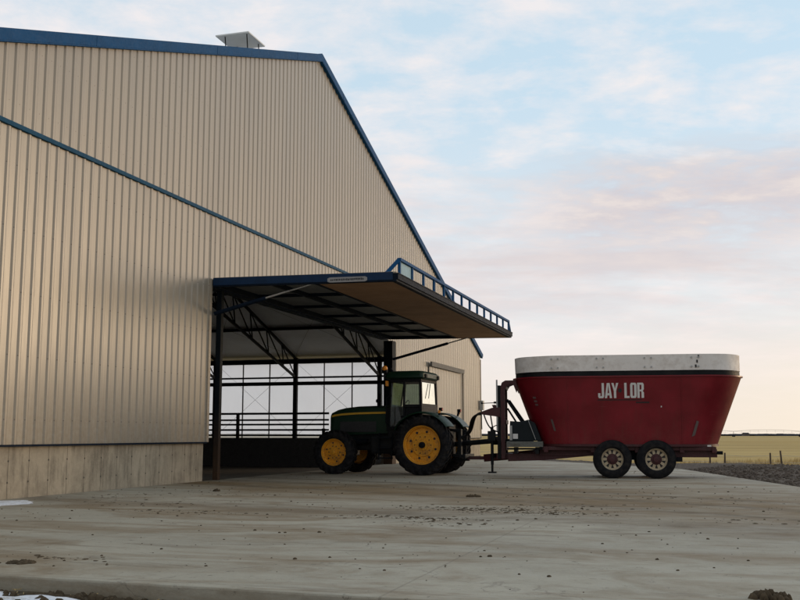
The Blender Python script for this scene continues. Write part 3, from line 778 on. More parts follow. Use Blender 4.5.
# ------------------------------------------------------------------ wheels
def tyre(mb, r, rr, w, c=(0,0,0), n=56):
    """r outer radius, rr rim radius, w width; axis y"""
    h=w/2; sh=r-rr
    prof=[(rr,-h*.72),(rr+.25*sh,-h*.98),(rr+.6*sh,-h),(r-.16*sh,-h*.93),(r-.04*sh,-h*.8),(r,-h*.45),(r,h*.45),(r-.04*sh,h*.8),(r-.16*sh,h*.93),(rr+.6*sh,h),(rr+.25*sh,h*.98),(rr,h*.72)]
    rings=[]
    for q,a in prof: rings.append([(c[0]+q*math.cos(2*PI*k/n),c[1]+a,c[2]+q*math.sin(2*PI*k/n)) for k in range(n)])
    mb.loft(rings,cap=False)
    mb.loft([rings[-1],rings[0]],cap=False)
def lugs(mb, r, w, n=22, depth=.05, wid=.055):
    for side in (-1,1):
        for k in range(n):
            t0=2*PI*(k+(.5 if side>0 else 0))/n
            pts=[]
            for s in (0.02,.3,.6,.82,1.0,1.06):
                y=side*w/2*s; t=t0+ .34*s*(22/n)
                rad=r if s<.85 else r-(.05 if s<1.03 else .13)
                pts.append((rad,t,y))
            ra=[]
            for (rad,t,y) in pts:
                dt=wid/2/r*1.15
                ra.append([(q*math.cos(t+d),y,q*math.sin(t+d)) for q,d in ((rad-.06,-dt*1.2),(rad+depth,-dt),(rad+depth,dt),(rad-.06,dt*1.2))])
            mb.loft(ra,cap=True)
def ag_wheel(name, parent, c, r, rr, w, outs, nl, holes):
    """outs = +1/-1: which y side is the outside"""
    mb=MB(); tyre(mb,r-.045,rr,w); lugs(mb,r-.045,w,nl)
    t=mb.build(name, M['rubber'], parent, loc=c, smooth=35)
    mb=MB(); h=w/2
    d=outs
    mb.lathe([(rr+.02,d*h*.80),(rr+.02,d*h*.72),(rr-.02,d*h*.70),(rr-.035,d*h*.45),(rr-.06,d*h*.40),(rr-.07,d*h*.12),(rr*.62,d*h*.16),(rr*.58,d*h*.26),(rr*.30,d*h*.28),(rr*.28,d*h*.40),(.02,d*h*.42)],n=48)
    rim=mb.build('rim', M['yellow'], t, smooth=35)
    for k in range(holes):
        a=2*PI*k/holes+.3; q=rr*.70; mb=MB()
        mb.lathe([(.001,0),(rr*.062,.0),(rr*.062,.012*d),(.001,.012*d)],c=(q*math.cos(a),d*h*.16,q*math.sin(a)),n=12); mb.build('rim_hole', M['letterdark'], t)
    for k in range(10):
        a=2*PI*k/10; q=rr*.44; mb=MB()
        mb.lathe([(.001,0),(.015,0),(.015,.03*d),(.001,.035*d)],c=(q*math.cos(a),d*h*.27,q*math.sin(a)),n=8); mb.build('wheel_bolt', M['letterdark'], t)
    mb=MB(); mb.lathe([(rr*.16,d*h*.40),(rr*.16,d*h*.75),(rr*.10,d*h*.80),(.001,d*h*.80)],n=20); mb.build('hub', M['dark'] if holes==8 else M['yellow'], t, smooth=35)
    return t

# ------------------------------------------------------------------ TRACTOR (local: x forward, y left = towards the camera, z up, origin under rear axle)
TW=R(160.5)
near=bw(4.50,5.05,0)
left=Vector((math.cos(TW+PI/2),math.sin(TW+PI/2),0))
tr=empty('tractor','green farm tractor with yellow wheels under the raised barn door, hitched to the red wagon','tractor',near-left*.95,TW)
RW,RT=.575,.89
for s in (1,-1):
    ag_wheel('rear_wheel',tr,(0,s*.95,RT),RT,RW,.54,s,22,8)
    ag_wheel('front_wheel',tr,(2.86,s*.92,.665),.665,.41,.42,s,18,6)
FY=.42
# hood
def hoodring(x,w,zt_,zb,rd):
    pts=[]
    for y,z in ((w,zb),(w*1.02,zb+.3*(zt_-zb)),(w,zt_-rd*1.3),(w*.93,zt_-rd*.5),(w*.7,zt_-.04),(w*.3,zt_),(-w*.3,zt_),(-w*.7,zt_-.04),(-w*.93,zt_-rd*.5),(-w,zt_-rd*1.3),(-w*1.02,zb+.3*(zt_-zb)),(-w,zb)):
        pts.append((x,y,z))
    return pts
mb=MB(); mb.loft([hoodring(1.1,.45,2.10,1.25,.12),hoodring(1.8,.44,2.09,1.22,.12),hoodring(2.4,.42,2.075,1.2,.12),hoodring(2.85,.40,2.03,1.18,.12),hoodring(3.12,.38,1.97,1.17,.11),hoodring(3.24,.36,1.91,1.17,.10),hoodring(3.29,.32,1.83,1.2,.09)])
hood=mb.build('hood',M['green'],tr,smooth=40,bevel=0)
for s in (1,-1):
    mb=MB(); 
    rg=[]
    for x,wd,zc in ((1.2,.462,1.87),(1.8,.452,1.862),(2.4,.432,1.85),(2.85,.412,1.825),(3.12,.392,1.79),(3.22,.376,1.765)):
        rg.append([(x,s*(wd+.004),zc-.03),(x,s*(wd+.004),zc+.03),(x,s*(wd-.05),zc+.03),(x,s*(wd-.05),zc-.03)])
    mb.loft(rg)
    mb.build('stripe',M['stripe'],hood)
    mb=MB(); mb.box(1.7,2.9,s*.425-.03,s*.425+.03,1.28,1.60); mb.build('side_grille',M['letterdark'],hood)
mb=MB(); mb.box(3.24,3.295,-.22,.22,1.25,1.70); mb.build('grille',M['letterdark'],hood,bevel=.01)
for s in (1,-1):
    mb=MB(); mb.box(3.28,3.31,s*.15-.07,s*.15+.07,1.55,1.66); mb.build('headlight',M['glass'],hood)
# engine, frame, transmission
mb=MB(); mb.box(1.2,3.1,-.30,.30,.72,1.24); mb.box(-.35,1.3,-.33,.33,.55,1.15); mb.box(2.5,3.2,-.22,.22,.55,.95); mb.box(3.05,3.42,-.26,.26,.62,1.0)
mb.build('engine_block',M['black'],tr,bevel=.03)
mb=MB(); mb.tube([(2.86,-.75,.66),(2.86,.75,.66)],.11,12); mb.box(2.74,2.98,-.4,.4,.55,.78); mb.build('front_axle',M['green'],tr,smooth=40)
mb=MB(); mb.tube([(0,-.78,RT),(0,.78,RT)],.17,14); mb.build('rear_axle',M['green'],tr,smooth=40)
# fuel tank, steps
mb=MB(); mb.box(.88,1.75,.36,.84,.62,1.15); mb.build('fuel_tank',M['black'],tr,bevel=.06)
for s in (1,):
    mb=MB()
    for zc in (.48,.78,1.08): mb.box(1.0,1.42,.86,1.06,zc,zc+.035)
    mb.beam((1.0,.98,.45),(1.0,.90,1.25),.03,.05); mb.beam((1.42,.98,.45),(1.42,.90,1.25),.03,.05)
    mb.build('step',M['dark'],tr)
mb=MB(); mb.box(1.05,1.55,-.86,-.4,.62,1.2); mb.build('battery_box',M['black'],tr,bevel=.04)
# cab
mb=MB()
CP=[(-.42,.76,1.62),(-.30,.72,2.86),(1.18,.72,2.86),(1.30,.58,1.30)]
for s in (1,-1):
    mb.beam((-.42,s*.78,1.55),(-.36,s*.74,2.88),.09,.11,up=(1,0,0)); mb.beam((.42,s*.80,1.25),(.42,s*.75,2.88),.06,.09,up=(1,0,0)); mb.beam((1.24,s*.60,1.30),(1.10,s*.62,2.88),.07,.09,up=(1,0,0))
    mb.beam((-.36,s*.74,2.83),(1.12,s*.70,2.83),.07,.09); mb.beam((-.42,s*.77,2.06),(.42,s*.80,2.06),.05,.09); mb.beam((.42,s*.80,1.40),(1.24,s*.62,1.40),.05,.1)
    mb.prism([(-.45,1.35),(.42,1.25),(.42,2.04),(-.42,2.04)],'y',s*.74-.02,s*.74+.02)
mb.beam((-.36,-.74,2.83),(-.36,.74,2.83),.08,.1); mb.beam((-.40,-.76,2.08),(-.40,.76,2.08),.08,.1); mb.beam((1.12,-.62,2.83),(1.12,.62,2.83),.08,.1)
mb.box(-.5,1.3,-.62,.62,1.12,1.34)
mb.prism([(1.22,1.3),(1.22,2.0),(1.45,2.02),(1.45,1.3)],'y',-.5,.5)
mb.box(-.46,-.36,-.72,.72,1.3,2.05)
cabf=mb.build('cab_frame',M['black'],tr,bevel=.012)
mb=MB(); 
def roofr(z,x0,x1,w,cr):
    pts=[]
    for (cx_,cy_,a0) in ((x1-cr,w-cr,0),(x0+cr,w-cr,90),(x0+cr,-w+cr,180),(x1-cr,-w+cr,270)):
        for k in range(5):
            a=R(a0+90*k/4); pts.append((cx_+cr*math.cos(a),cy_+cr*math.sin(a),z))
    return pts
mb.loft([roofr(2.87,-.48,1.30,.80,.16),roofr(2.92,-.55,1.38,.86,.18),roofr(3.04,-.54,1.36,.85,.2),roofr(3.10,-.46,1.26,.78,.2),roofr(3.13,-.3,1.05,.6,.2)])
croof=mb.build('cab_roof',M['green'],tr,smooth=45)
for s in (1,-1):
    mb=MB(); mb.add([(.45,s*.795,1.44),(1.2,s*.625,1.44),(1.09,s*.66,2.78),(.45,s*.755,2.78)],[(0,1,2,3)]); mb.build('door_glass',M['glass'],cabf)
    mb=MB(); mb.add([(-.37,s*.765,2.11),(.40,s*.79,2.11),(.40,s*.75,2.78),(-.33,s*.74,2.78)],[(0,1,2,3)]); mb.build('side_glass',M['glass'],cabf)
mb=MB(); mb.add([(-.40,-.70,2.13),(-.40,.70,2.13),(-.365,.68,2.78),(-.365,-.68,2.78)],[(0,1,2,3)]); mb.build('rear_glass',M['glass'],cabf)
mb=MB(); mb.add([(1.235,-.54,2.05),(1.235,.54,2.05),(1.13,.57,2.78),(1.13,-.57,2.78)],[(0,1,2,3)]); mb.build('windscreen',M['glass'],cabf)
# inside the cab
mb=MB(); mb.box(-.05,.42,-.26,.26,1.62,1.80); mb.prism([(-.16,1.72),(-.02,1.72),(-.08,2.52),(-.20,2.50)],'y',-.26,.26); mb.box(.0,.3,-.36,-.28,1.8,2.05); mb.box(.0,.3,.28,.36,1.8,2.05); mb.box(.02,.36,-.2,.2,1.34,1.62)
mb.build('driver_seat',M['seat'],tr,bevel=.03)
sw=MB()
for k in range(20):
    a=2*PI*k/20; b=2*PI*(k+1)/20
    f=lambda t:(.72-.11*math.cos(t),.19*math.sin(t),2.1+.15*math.cos(t))
    sw.tube([f(a),f(b)],.016,6)
sw.tube([(.72,0,2.1),(.95,0,1.6)],.03,8); sw.box(.92,1.12,-.25,.25,1.4,2.05)
sw.build('steering_wheel',M['dark'],tr)
# the cab sits just ahead of the rear axle
for o in [cabf,croof]+list(cabf.children)+[c for c in tr.children if c.name.startswith(('driver_seat','steering_wheel'))]:
    for v in o.data.vertices: v.co.x=.10+(v.co.x+.45)*.66
# fenders
for s in (1,-1):
    mb=MB(); rings=[]
    for k in range(15):
        a=R(28+118*k/14); r0=RT+.10
        c,sn=math.cos(a),math.sin(a)
        rings.append([(r0*c,s*.50,RT+r0*sn),(r0*c,s*1.16,RT+r0*sn-.0),((r0-.05)*c,s*1.22,RT+(r0-.05)*sn),((r0-.06)*c,s*1.19,RT+(r0-.06)*sn),((r0-.035)*c,s*1.14,RT+(r0-.035)*sn),((r0-.035)*c,s*.50,RT+(r0-.035)*sn)])
    mb.loft(rings)
    fd=mb.build('fender',M['green'],tr,smooth=40)
    mb=MB(); mb.tube([(-.50,s*.98,RT+.88),(-.53,s*.98,RT+1.02)],.035,8); mb.box(-.60,-.50,s*.98-.06,s*.98+.06,RT+1.0,RT+1.10); lm=mb.build('tail_lamp',M['dark'],fd,bevel=.01)
    mb=MB(); mb.box(-.612,-.601,s*.98-.045,s*.98+.045,RT+1.015,RT+1.085); mb.build('lamp_lens',M['redlens'],lm)
    mb=MB(); mb.box(-.56,-.50,s*1.065-.0,s*1.065+.03,RT+.94,RT+1.02); mb.build('lamp_lens',M['amber'],lm)
# beacon, lamps, mirrors, exhaust, air intake, antenna
mb=MB(); mb.tube([(1.27,.86,2.86),(1.27,.86,3.10)],.02,8); mb.box(1.19,1.35,.80,.92,3.05,3.16); bc=mb.build('warning_lamp',M['dark'],tr,bevel=.01)
mb=MB(); mb.lathe([(.07,0),(.085,.03),(.08,.10),(.04,.14),(.001,.14)],c=(1.27,.86,3.14),n=16,axis='z'); mb.build('lamp_lens',M['amber'],bc,smooth=40)
mb=MB(); mb.box(1.17,1.23,.78,.92,2.66,2.82); mb.build('side_marker',M['amber'],tr,bevel=.01)
for s in (1,-1):
    mb=MB(); mb.tube([(1.15,s*.72,2.7),(1.35,s*1.05,2.72)],.014,6); mb.box(1.31,1.37,s*1.08-.09,s*1.08+.09,2.42,2.74); mb.build('mirror',M['dark'],tr,bevel=.01)
    mb=MB(); mb.box(-.0,.08,s*.62-.08,s*.62+.08,2.90,3.02); mb.build('work_lamp',M['dark'],tr,bevel=.015)
mb=MB(); mb.tube([(1.52,-.50,1.9),(1.52,-.50,2.2)],.05,10); mb.tube([(1.52,-.50,2.2),(1.52,-.50,2.95)],.09,12); mb.tube([(1.52,-.50,2.95),(1.52,-.50,3.2),(1.58,-.50,3.28)],.045,10); mb.build('exhaust',M['dark'],tr,smooth=40)
mb=MB(); mb.tube([(1.72,.2,2.06),(1.72,.2,2.20)],.03,8); mb.lathe([(.05,0),(.085,.02),(.085,.09),(.05,.12),(.001,.12)],c=(1.72,.2,2.18),n=14,axis='z'); mb.build('precleaner',M['dark'],tr,smooth=40)
mb=MB(); mb.tube([(1.48,.5,2.0),(1.46,.52,2.75)],.008,5); mb.build('antenna',M['dark'],tr)
# grab rails, wipers, hood seams, hydraulic lines
mb=MB(); mb.tube([(1.16,.70,1.45),(1.24,.84,1.55),(1.22,.84,2.3),(1.10,.74,2.4)],.016,6); mb.build('grab_rail',M['dark'],tr,smooth=40)
mb=MB(); mb.tube([(.12,-.1,2.76),(.085,.18,2.3)],.012,5); mb.build('wiper',M['dark'],tr)
mb=MB(); mb.box(.62,.76,.80,.83,1.72,1.76); mb.build('door_handle',M['dark'],tr)
for s in (1,-1):
    mb=MB(); mb.tube([(2.95,s*.30,1.18),(2.4,s*.36,1.0),(1.9,s*.36,.95),(1.5,s*.33,1.05)],.03,6); mb.build('hydraulic_line',M['rubber'],tr,smooth=50)
    mb=MB(); mb.lathe([(.001,-.18),(.09,-.18),(.09,.18),(.001,.18)],c=(2.2,s*.36,.98),n=14,axis='x'); mb.build('oil_filter',M['dark'],tr,smooth=40)
    mb=MB(); mb.tube([(2.86,s*.2,.72),(2.72,s*.62,.70)],.035,8); mb.build('steering_ram',M['steel'],tr,smooth=40)
for k in range(4):
    mb=MB(); mb.tube([(-.35,-.2+.13*k,1.42),(-.5,-.2+.13*k,1.42)],.03,8); mb.build('hose_coupler',M['galv'],tr,smooth=40)
# rear hitch
mb=MB()
for s in (1,-1):
    mb.beam((-.35,s*.36,.62),(-1.12,s*.44,.55),.06,.09); mb.beam((-.35,s*.34,1.38),(-.95,s*.42,1.30),.06,.08); mb.beam((-.95,s*.42,1.3),(-.9,s*.42,.58),.04,.05)
mb.box(-.62,-.34,-.34,.34,.6,1.5); mb.beam((-.3,0,.44),(-1.15,0,.44),.10,.06); mb.box(-1.16,-1.08,-.5,.5,.50,.62)
mb.box(-1.02,-.95,.30,.46,.5,1.36)
mb.build('rear_hitch',M['black'],tr,bevel=.01)

# ------------------------------------------------------------------ MIXER WAGON (local: x to the rear = right in the picture, y away from the camera)
WW=-R(11)
wnear=bw(10.72,4.70,0)
deep=Vector((-math.sin(WW),math.cos(WW),0))
TRK=.98
wl=wnear+deep*TRK
wg=empty('mixer_wagon','dark red feed mixer wagon with white top belt, white lettering and tandem wheels','farm wagon',wl,WW)
hitch=tr.matrix_basis@Vector((0,0,0)) if False else (Matrix.Translation(tr.location)@Matrix.Rotation(TW,4,'Z'))@Vector((-1.12,0,.47))
hl=(Matrix.Translation(wl)@Matrix.Rotation(WW,4,'Z')).inverted()@hitch
HX,HY=hl.x,hl.y
CX=-.235
def stadium(cx,a,b,z,n=18,e=1.0):
    pts=[]
    for k in range(n+1):
        t=-PI/2+PI*k/n; pts.append((cx+(a-b)+b*math.cos(t),b*math.sin(t),z))
    for k in range(n+1):
        t=PI/2+PI*k/n; pts.append((cx-(a-b)+b*math.cos(t),b*math.sin(t),z))
    return pts
ZB,ZTB=.92,2.80
def tubdim(z):
    t=(z-ZB)/(ZTB-ZB); return (CX-.02+.02*t, 2.50+.70*t, 1.02+.26*t)
mb=MB(); rings=[]
for z in (ZB,1.25,1.6,1.95,2.3,2.6,2.775): 
    c,a,b=tubdim(z); rings.append(stadium(c,a,b,z))
c,a,b=tubdim(ZTB); rings.append(stadium(c,a+.035,b+.035,2.78)); rings.append(stadium(c,a+.035,b+.035,2.815)); rings.append(stadium(c,a-.04,b-.04,2.815))
for z in (2.4,1.0): 
    c,a,b=tubdim(z); rings.append(stadium(c,a-.05,b-.05,z))
mb.loft(rings,cap=False); c,a,b=tubdim(ZB); mb.f.append(tuple(range(len(rings[0])))) ; 
tub=mb.build('mixing_tub',M['red'],wg,smooth=50)
# seams and lower flange
mb=MB(); c,a,b=tubdim(ZB); mb.loft([stadium(c,a+.03,b+.03,ZB-.05),stadium(c,a+.03,b+.03,ZB+.015),stadium(c,a-.05,b-.05,ZB+.015),stadium(c,a-.05,b-.05,ZB-.05)],cap=False); mb.build('tub_flange',M['red2'],tub,smooth=40)
# black band and white belt
mb=MB(); c,a,b=tubdim(ZTB); mb.loft([stadium(c,a-.05,b-.05,2.815),stadium(c,a-.05,b-.05,2.985),stadium(c,a-.11,b-.11,2.985),stadium(c,a-.11,b-.11,2.815)],cap=False); mb.build('black_band',M['black'],tub,smooth=40)
mb=MB(); rings=[]; nb=90
def beltring(z,off):
    base=stadium(c,a-.035+off,b-.035+off,z,nb//2)
    out=[]
    for p in base:
        n_=mnoise.noise(Vector((p[0]*1.3,p[1]*1.3,z*1.5)))*.022+mnoise.noise(Vector((p[0]*4,p[1]*4,z*4)))*.008
        d=Vector((p[0]-c,p[1]*2.2,0)).normalized(); zz=z
        if z>3.3: zz+=mnoise.noise(Vector((p[0]*.9,p[1]*.9,3)))*.02
        out.append((p[0]+d.x*n_,p[1]+d.y*n_,zz))
    return out
for z in (2.955,3.05,3.15,3.25,3.35,3.395): rings.append(beltring(z,0))
for z in (3.395,2.955): rings.append(beltring(z,-.03))
rings.append(rings[0]); mb.loft(rings,cap=False); belt=mb.build('top_belt',M['belt'],tub,smooth=50)
mb=MB()
for px in (-2.2,-.95,.35,1.6):
    for dx in (-.09,.09):
        for z in (3.05,3.30):
            mb.lathe([(.001,0),(.026,0),(.026,-.03),(.001,-.03)],c=(px+dx,-(b-.035)-.005,z),n=8)
mb.build('belt_bolt',M['galv'],belt)
mb=MB()
for px in (1.62,):
    for k in range(3): mb.box(px-.02+.04*k,px+.02+.04*k,-(b-.035)-.02,-(b-.035)+.0,3.02+.13*k,3.10+.13*k)
mb.build('belt_latch',M['letterdark'],belt)
# side plane mapping for the marks
def sidey(z): return -tubdim(z)[2]
def ontub(mb, poly, t=.006, z0=0):
    # poly in (x,z) on the sloped side, thin solid standing proud of the paint
    n=len(poly); base=len(mb.v)
    for off in (.003,t+.003):
        for (x,z) in poly: mb.v.append((x,sidey(z)-off,z))
    mb.f.append(tuple(base+k for k in range(n))); mb.f.append(tuple(base+n+k for k in range(n))[::-1])
    for k in range(n):
        k2=(k+1)%n; mb.f.append((base+k,base+k2,base+n+k2,base+n+k))
LZ0,LZ1=2.20,2.615; H=LZ1-LZ0
def letter(ch,x,w):
    mb=MB(); s=.064
    def q(*pts): ontub(mb,[(x+a*w,LZ0+b*H) for a,b in pts])
    sw_=s/w; sh=s*.85/H
    if ch=='J':
        q((1-sw_,.16),(1,.12),(1,1),(1-sw_,1)); q((.12,0),(.85,0),(1,.12),(1-sw_,.16),(1-sw_-.08,sh),(.18+sw_*.5,sh)); q((0,.1),(.12,0),(.18+sw_*.5,sh),(sw_,.2),(sw_,.33),(0,.33))
    if ch=='A':
        q((0,0),(sw_*.95,0),(.5+sw_*.10,1),(.5-sw_*.6,1)); q((1-sw_*.95,0),(1,0),(.5+sw_*.6,1),(.5+sw_*.101,1),(.5+sw_*.05,.86)); q((.30,.18),(.70,.18),(.66,.33),(.34,.33))
    if ch=='Y':
        q((.5-sw_/2,0),(.5+sw_/2,0),(.5+sw_/2,.47),(.5-sw_/2,.47)); q((.5-sw_/2,.471),(.5,.471),(.5,.62),(sw_*.95,1),(0,1)); q((.501,.471),(.5+sw_/2,.471),(1,1),(1-sw_*.95,1),(.501,.62))
    if ch=='L':
        q((0,0),(sw_,0),(sw_,1),(0,1)); q((sw_+.001,0),(1,0),(1,sh),(sw_+.001,sh))
    if ch=='O':
        q((0,.12),(sw_,.17),(sw_,.83),(0,.88)); q((1-sw_,.17),(1,.12),(1,.88),(1-sw_,.83)); q((0,.12),(.15,0),(.85,0),(1,.12),(1-sw_,.17),(1-sw_-.06,sh),(sw_+.06,sh),(sw_,.17)); q((0,.88),(sw_,.83),(sw_+.06,1-sh),(1-sw_-.06,1-sh),(1-sw_,.83),(1,.88),(.85,1),(.15,1))
    if ch=='R':
        q((0,0),(sw_,0),(sw_,1),(0,1)); q((sw_+.001,1-sh),(1-sw_-.05,1-sh),(1-sw_,.86),(1,.9),(.85,1),(sw_+.001,1)); q((1-sw_,.62),(1,.58),(1,.9),(1-sw_,.86)); q((sw_+.001,.43),(.82,.43),(1,.58),(1-sw_,.62),(1-sw_-.08,.43+sh*.85),(sw_+.001,.43+sh*.85)); q((1-sw_*1.05,0),(1,0),(1,.36),(.86,.43),(.6,.43),(1-sw_*1.05,.34))
    return mb
x=-1.02
txt=MB()
for ch,wd in (('J',.165),('A',.195),('Y',.19),(' ',.14),('L',.14),('O',.172),('R',.178)):
    if ch!=' ':
        l=letter(ch,x,wd); txt.add(l.v,l.f)
    x+=wd+(.018 if ch!=' ' else 0)-(.03 if ch=='A' else 0)
txt.build('side_lettering',M['letter'],tub)
mb=MB(); ontub(mb,[(-.425+.05*math.cos(2*PI*k/14),2.41+.062*math.sin(2*PI*k/14)) for k in range(14)],.004); mb.build('emblem',M['letterdark'],tub)
mb=MB(); ontub(mb,[(-1.04,2.135),(.16,2.135),(.16,2.165),(-1.04,2.165)],.002); ontub(mb,[(0.0,2.055),(.36,2.055),(.36,2.10),(0.0,2.10)],.002); mb.build('underline',paint('dark_red_mark',(.03,.008,.01),.5),tub)
mb=MB(); ontub(mb,[(.66,1.94),(.69,1.94),(.69,1.98),(.66,1.98)],.003); mb.build('decal',M['letter'],tub)
for xs_ in (-1.85,1.22):
    mb=MB(); ontub(mb,[(xs_-.014,.95),(xs_+.014,.95),(xs_+.014,2.74),(xs_-.014,2.74)],.006); mb.build('weld_seam',M['red'],tub)
# grey reflector strips
mb=MB(); ontub(mb,[(1.46,1.14),(1.55,1.18),(1.66,1.55),(1.60,1.58)],.004); FADE=paint('faded_strip',(.12,.085,.08),.6); mb.build('reflector_strip',FADE,tub)
# front marks on the curved end
def frontpt(ang,z,off=.008):
    c_,a_,b_=tubdim(z); b_+=off; return (c_-(a_-(b_-off))+b_*math.cos(ang),b_*math.sin(ang),z)
def frontpatch(name,a0,a1,z0,z1,m):
    mb=MB(); r1=[];
    for off in (.003,.009):
        r1.append([frontpt(R(a0),z0,off),frontpt(R(a1),z0,off),frontpt(R(a1),z1,off),frontpt(R(a0),z1,off)])
    mb.loft(r1); mb.build(name,m,tub)
for z in (2.06,2.16,2.26): frontpatch('decal',228,233,z-.05,z,paint('faded_decal',(.16,.10,.10),.6))
frontpatch('reflector_strip',246,249,1.3,1.62,FADE)
# chassis
mb=MB()
for s in (1,-1):
    mb.box(-2.7,2.12,s*.52-.07,s*.52+.07,.60,.86)
mb.box(.95,2.15,-.72,.72,.575,.80)
for x in (-2.5,-1.2,0,1.2,2.05): mb.box(x-.06,x+.06,-.93,.93,.70,.865)
mb.box(-2.6,2.0,-.9,-.8,.76,.865); mb.box(-2.6,2.0,.8,.9,.76,.865)
ch_=mb.build('chassis',M['red2'],wg,bevel=.01)
mb=MB(); mb.tube([(2.12,-.68,.70),(2.30,-.68,.70)],.05,10); mb.tube([(2.12,.68,.70),(2.30,.68,.70)],.05,10); mb.box(1.05,1.2,-.98,-.6,.46,.58); mb.build('rear_bumper',M['dark'],ch_,smooth=40)
for (x_,m_) in ((-.52,'amber'),(1.92,'letter')):
    mb=MB(); mb.box(x_-.05,x_+.05,-.99,-.955,.87,.915); mb.build('marker_lamp',M[m_],ch_)
# tongue: tapered A-frame to the hitch
mb=MB()
for s in (1,-1):
    mb.beam((-2.0,s*.5,.73),(HX+.5,HY+s*.12,.50),.12,.22); mb.beam((-1.0,s*.5,.70),(-2.9,s*.42,.66),.10,.14)
mb.beam((HX+.7,HY,.50),(HX-.04,HY,.50),.12,.10); mb.prism([(-3.6,.44),(-2.6,.47),(-1.3,.60),(-1.25,.66),(-3.6,.66)],'y',-.56,-.50)
mb.box(-2.9,-2.78,-.5,.5,.5,.72); mb.box(-3.95,-3.5,-.36,.36,.50,.66)
tg=mb.build('tongue',M['red2'],wg,bevel=.008)
mb=MB(); mb.box(HX+.58,HX+.78,HY-.195,HY-.18,.44,.54); mb.build('decal',paint('green_tag',(.12,.22,.03),.6),tg)
# front upright frame
mb=MB()
for s in (1,-1):
    y=s*.42
    mb.prism([(-3.80,.5),(-3.68,.5),(-3.68,2.50),(-3.60,2.62),(-3.50,2.66),(-3.42,2.62),(-3.34,2.40),(-3.30,2.5),(-3.34,2.76),(-3.66,2.76),(-3.76,2.70),(-3.80,2.58)],'y',y-.04,y+.04)
mb.box(-3.79,-3.65,-.38,.38,2.5,2.6); mb.box(-3.79,-3.65,-.38,.38,1.5,1.62); mb.box(-3.79,-3.65,-.38,.38,.75,.95)
ff=mb.build('front_frame',M['red2'],wg,bevel=.008)
mb=MB(); mb.box(-3.91,-3.81,-.40,.40,.5,2.62); mb.build('front_shield',M['black'],ff)
mb=MB(); mb.tube([(-3.62,-.36,2.2),(-3.05,-.52,1.35)],.04,8); mb.tube([(-3.62,-.2,1.95),(-3.2,-.45,1.3)],.028,8); mb.tube([(-3.62,.3,2.2),(-3.05,.5,1.35)],.04,8); mb.build('brace_ram',M['dark'],ff,smooth=40)
mb=MB(); mb.box(-3.93,-3.885,-.46,-.43,1.3,2.78); mb.build('indicator_mast',M['galv'],ff)
mb=MB(); mb.tube([(-3.82,-.44,2.12),(-4.35,-.44,2.10)],.013,6); mb.box(-4.0,-3.93,-.47,-.41,2.09,2.15); mb.box(-4.37,-4.32,-.47,-.41,2.08,2.13); mb.build('sensor_arm',M['dark'],ff)
# hose bracket and hoses
mb=MB(); mb.prism([(-3.82,1.70),(-3.82,1.98),(-4.05,1.97),(-4.36,1.86),(-4.38,1.78),(-4.1,1.74)],'y',-.47,-.40); mb.prism([(-4.02,1.97),(-3.9,1.975),(-3.95,2.06),(-4.06,2.05)],'y',-.46,-.41); hb=mb.build('hose_bracket',M['red2'],ff,bevel=.008)
tp=(Matrix.Translation(wl)@Matrix.Rotation(WW,4,'Z')).inverted()@((Matrix.Translation(tr.location)@Matrix.Rotation(TW,4,'Z'))@Vector((-.92,.3,1.2)))
def bez(p0,p1,p2,p3,n=16):
    P=[Vector(p) for p in (p0,p1,p2,p3)]; return [P[0]*(1-t)**3+P[1]*3*t*(1-t)**2+P[2]*3*t*t*(1-t)+P[3]*t**3 for t in [k/n for k in range(n+1)]]
for k,(dy,r) in enumerate(((0,.032),(.06,.026),(-.05,.026))):
    mb=MB(); mb.tube(bez((-4.36,-.44+dy,1.82-.02*k),(-4.75-.06*k,-.44+dy,1.80),(-4.55-.05*k,tp.y+dy,1.15),(tp.x+.0,tp.y+dy,1.12-.04*k)),r,8); mb.build('hydraulic_hose',M['rubber'],ff,smooth=60)
mb=MB(); mb.tube(bez((-4.3,-.44,1.8),(-4.15,-.44,1.3),(-4.05,-.44,1.35),(-3.84,-.43,1.25)),.02,8); mb.tube(bez((-4.1,-.44,1.76),(-4.0,-.46,1.1),(-4.0,-.46,1.15),(-3.83,-.43,.95)),.02,8); mb.build('hydraulic_hose',M['rubber'],ff,smooth=60)
# jack stand
mb=MB(); mb.tube([(-4.06,-.46,.34),(-4.06,-.46,1.42)],.045,10); mb.box(-4.18,-3.96,-.54,-.38,1.02,1.30); mb.tube([(-4.06,-.46,.12),(-4.06,-.46,.4)],.035,8); mb.box(-4.18,-3.94,-.56,-.36,.10,.14); mb.tube([(-4.06,-.46,1.40),(-3.94,-.5,1.46),(-3.90,-.56,1.46)],.014,6); mb.beam((-4.06,-.46,.6),(-4.0,-.2,.6),.08,.12)
mb.build('jack_stand',M['black'],wg,smooth=40)
# drive shaft
tq=(Matrix.Translation(wl)@Matrix.Rotation(WW,4,'Z')).inverted()@((Matrix.Translation(tr.location)@Matrix.Rotation(TW,4,'Z'))@Vector((-.62,0,.9)))
mb=MB(); mb.tube([tq,(-4.0,0,1.02),(-2.9,0,.95)],.075,12); mb.tube([(-4.1,0,1.02),(-3.9,0,1.02)],.12,12); mb.build('drive_shaft',M['black'],wg,smooth=40)
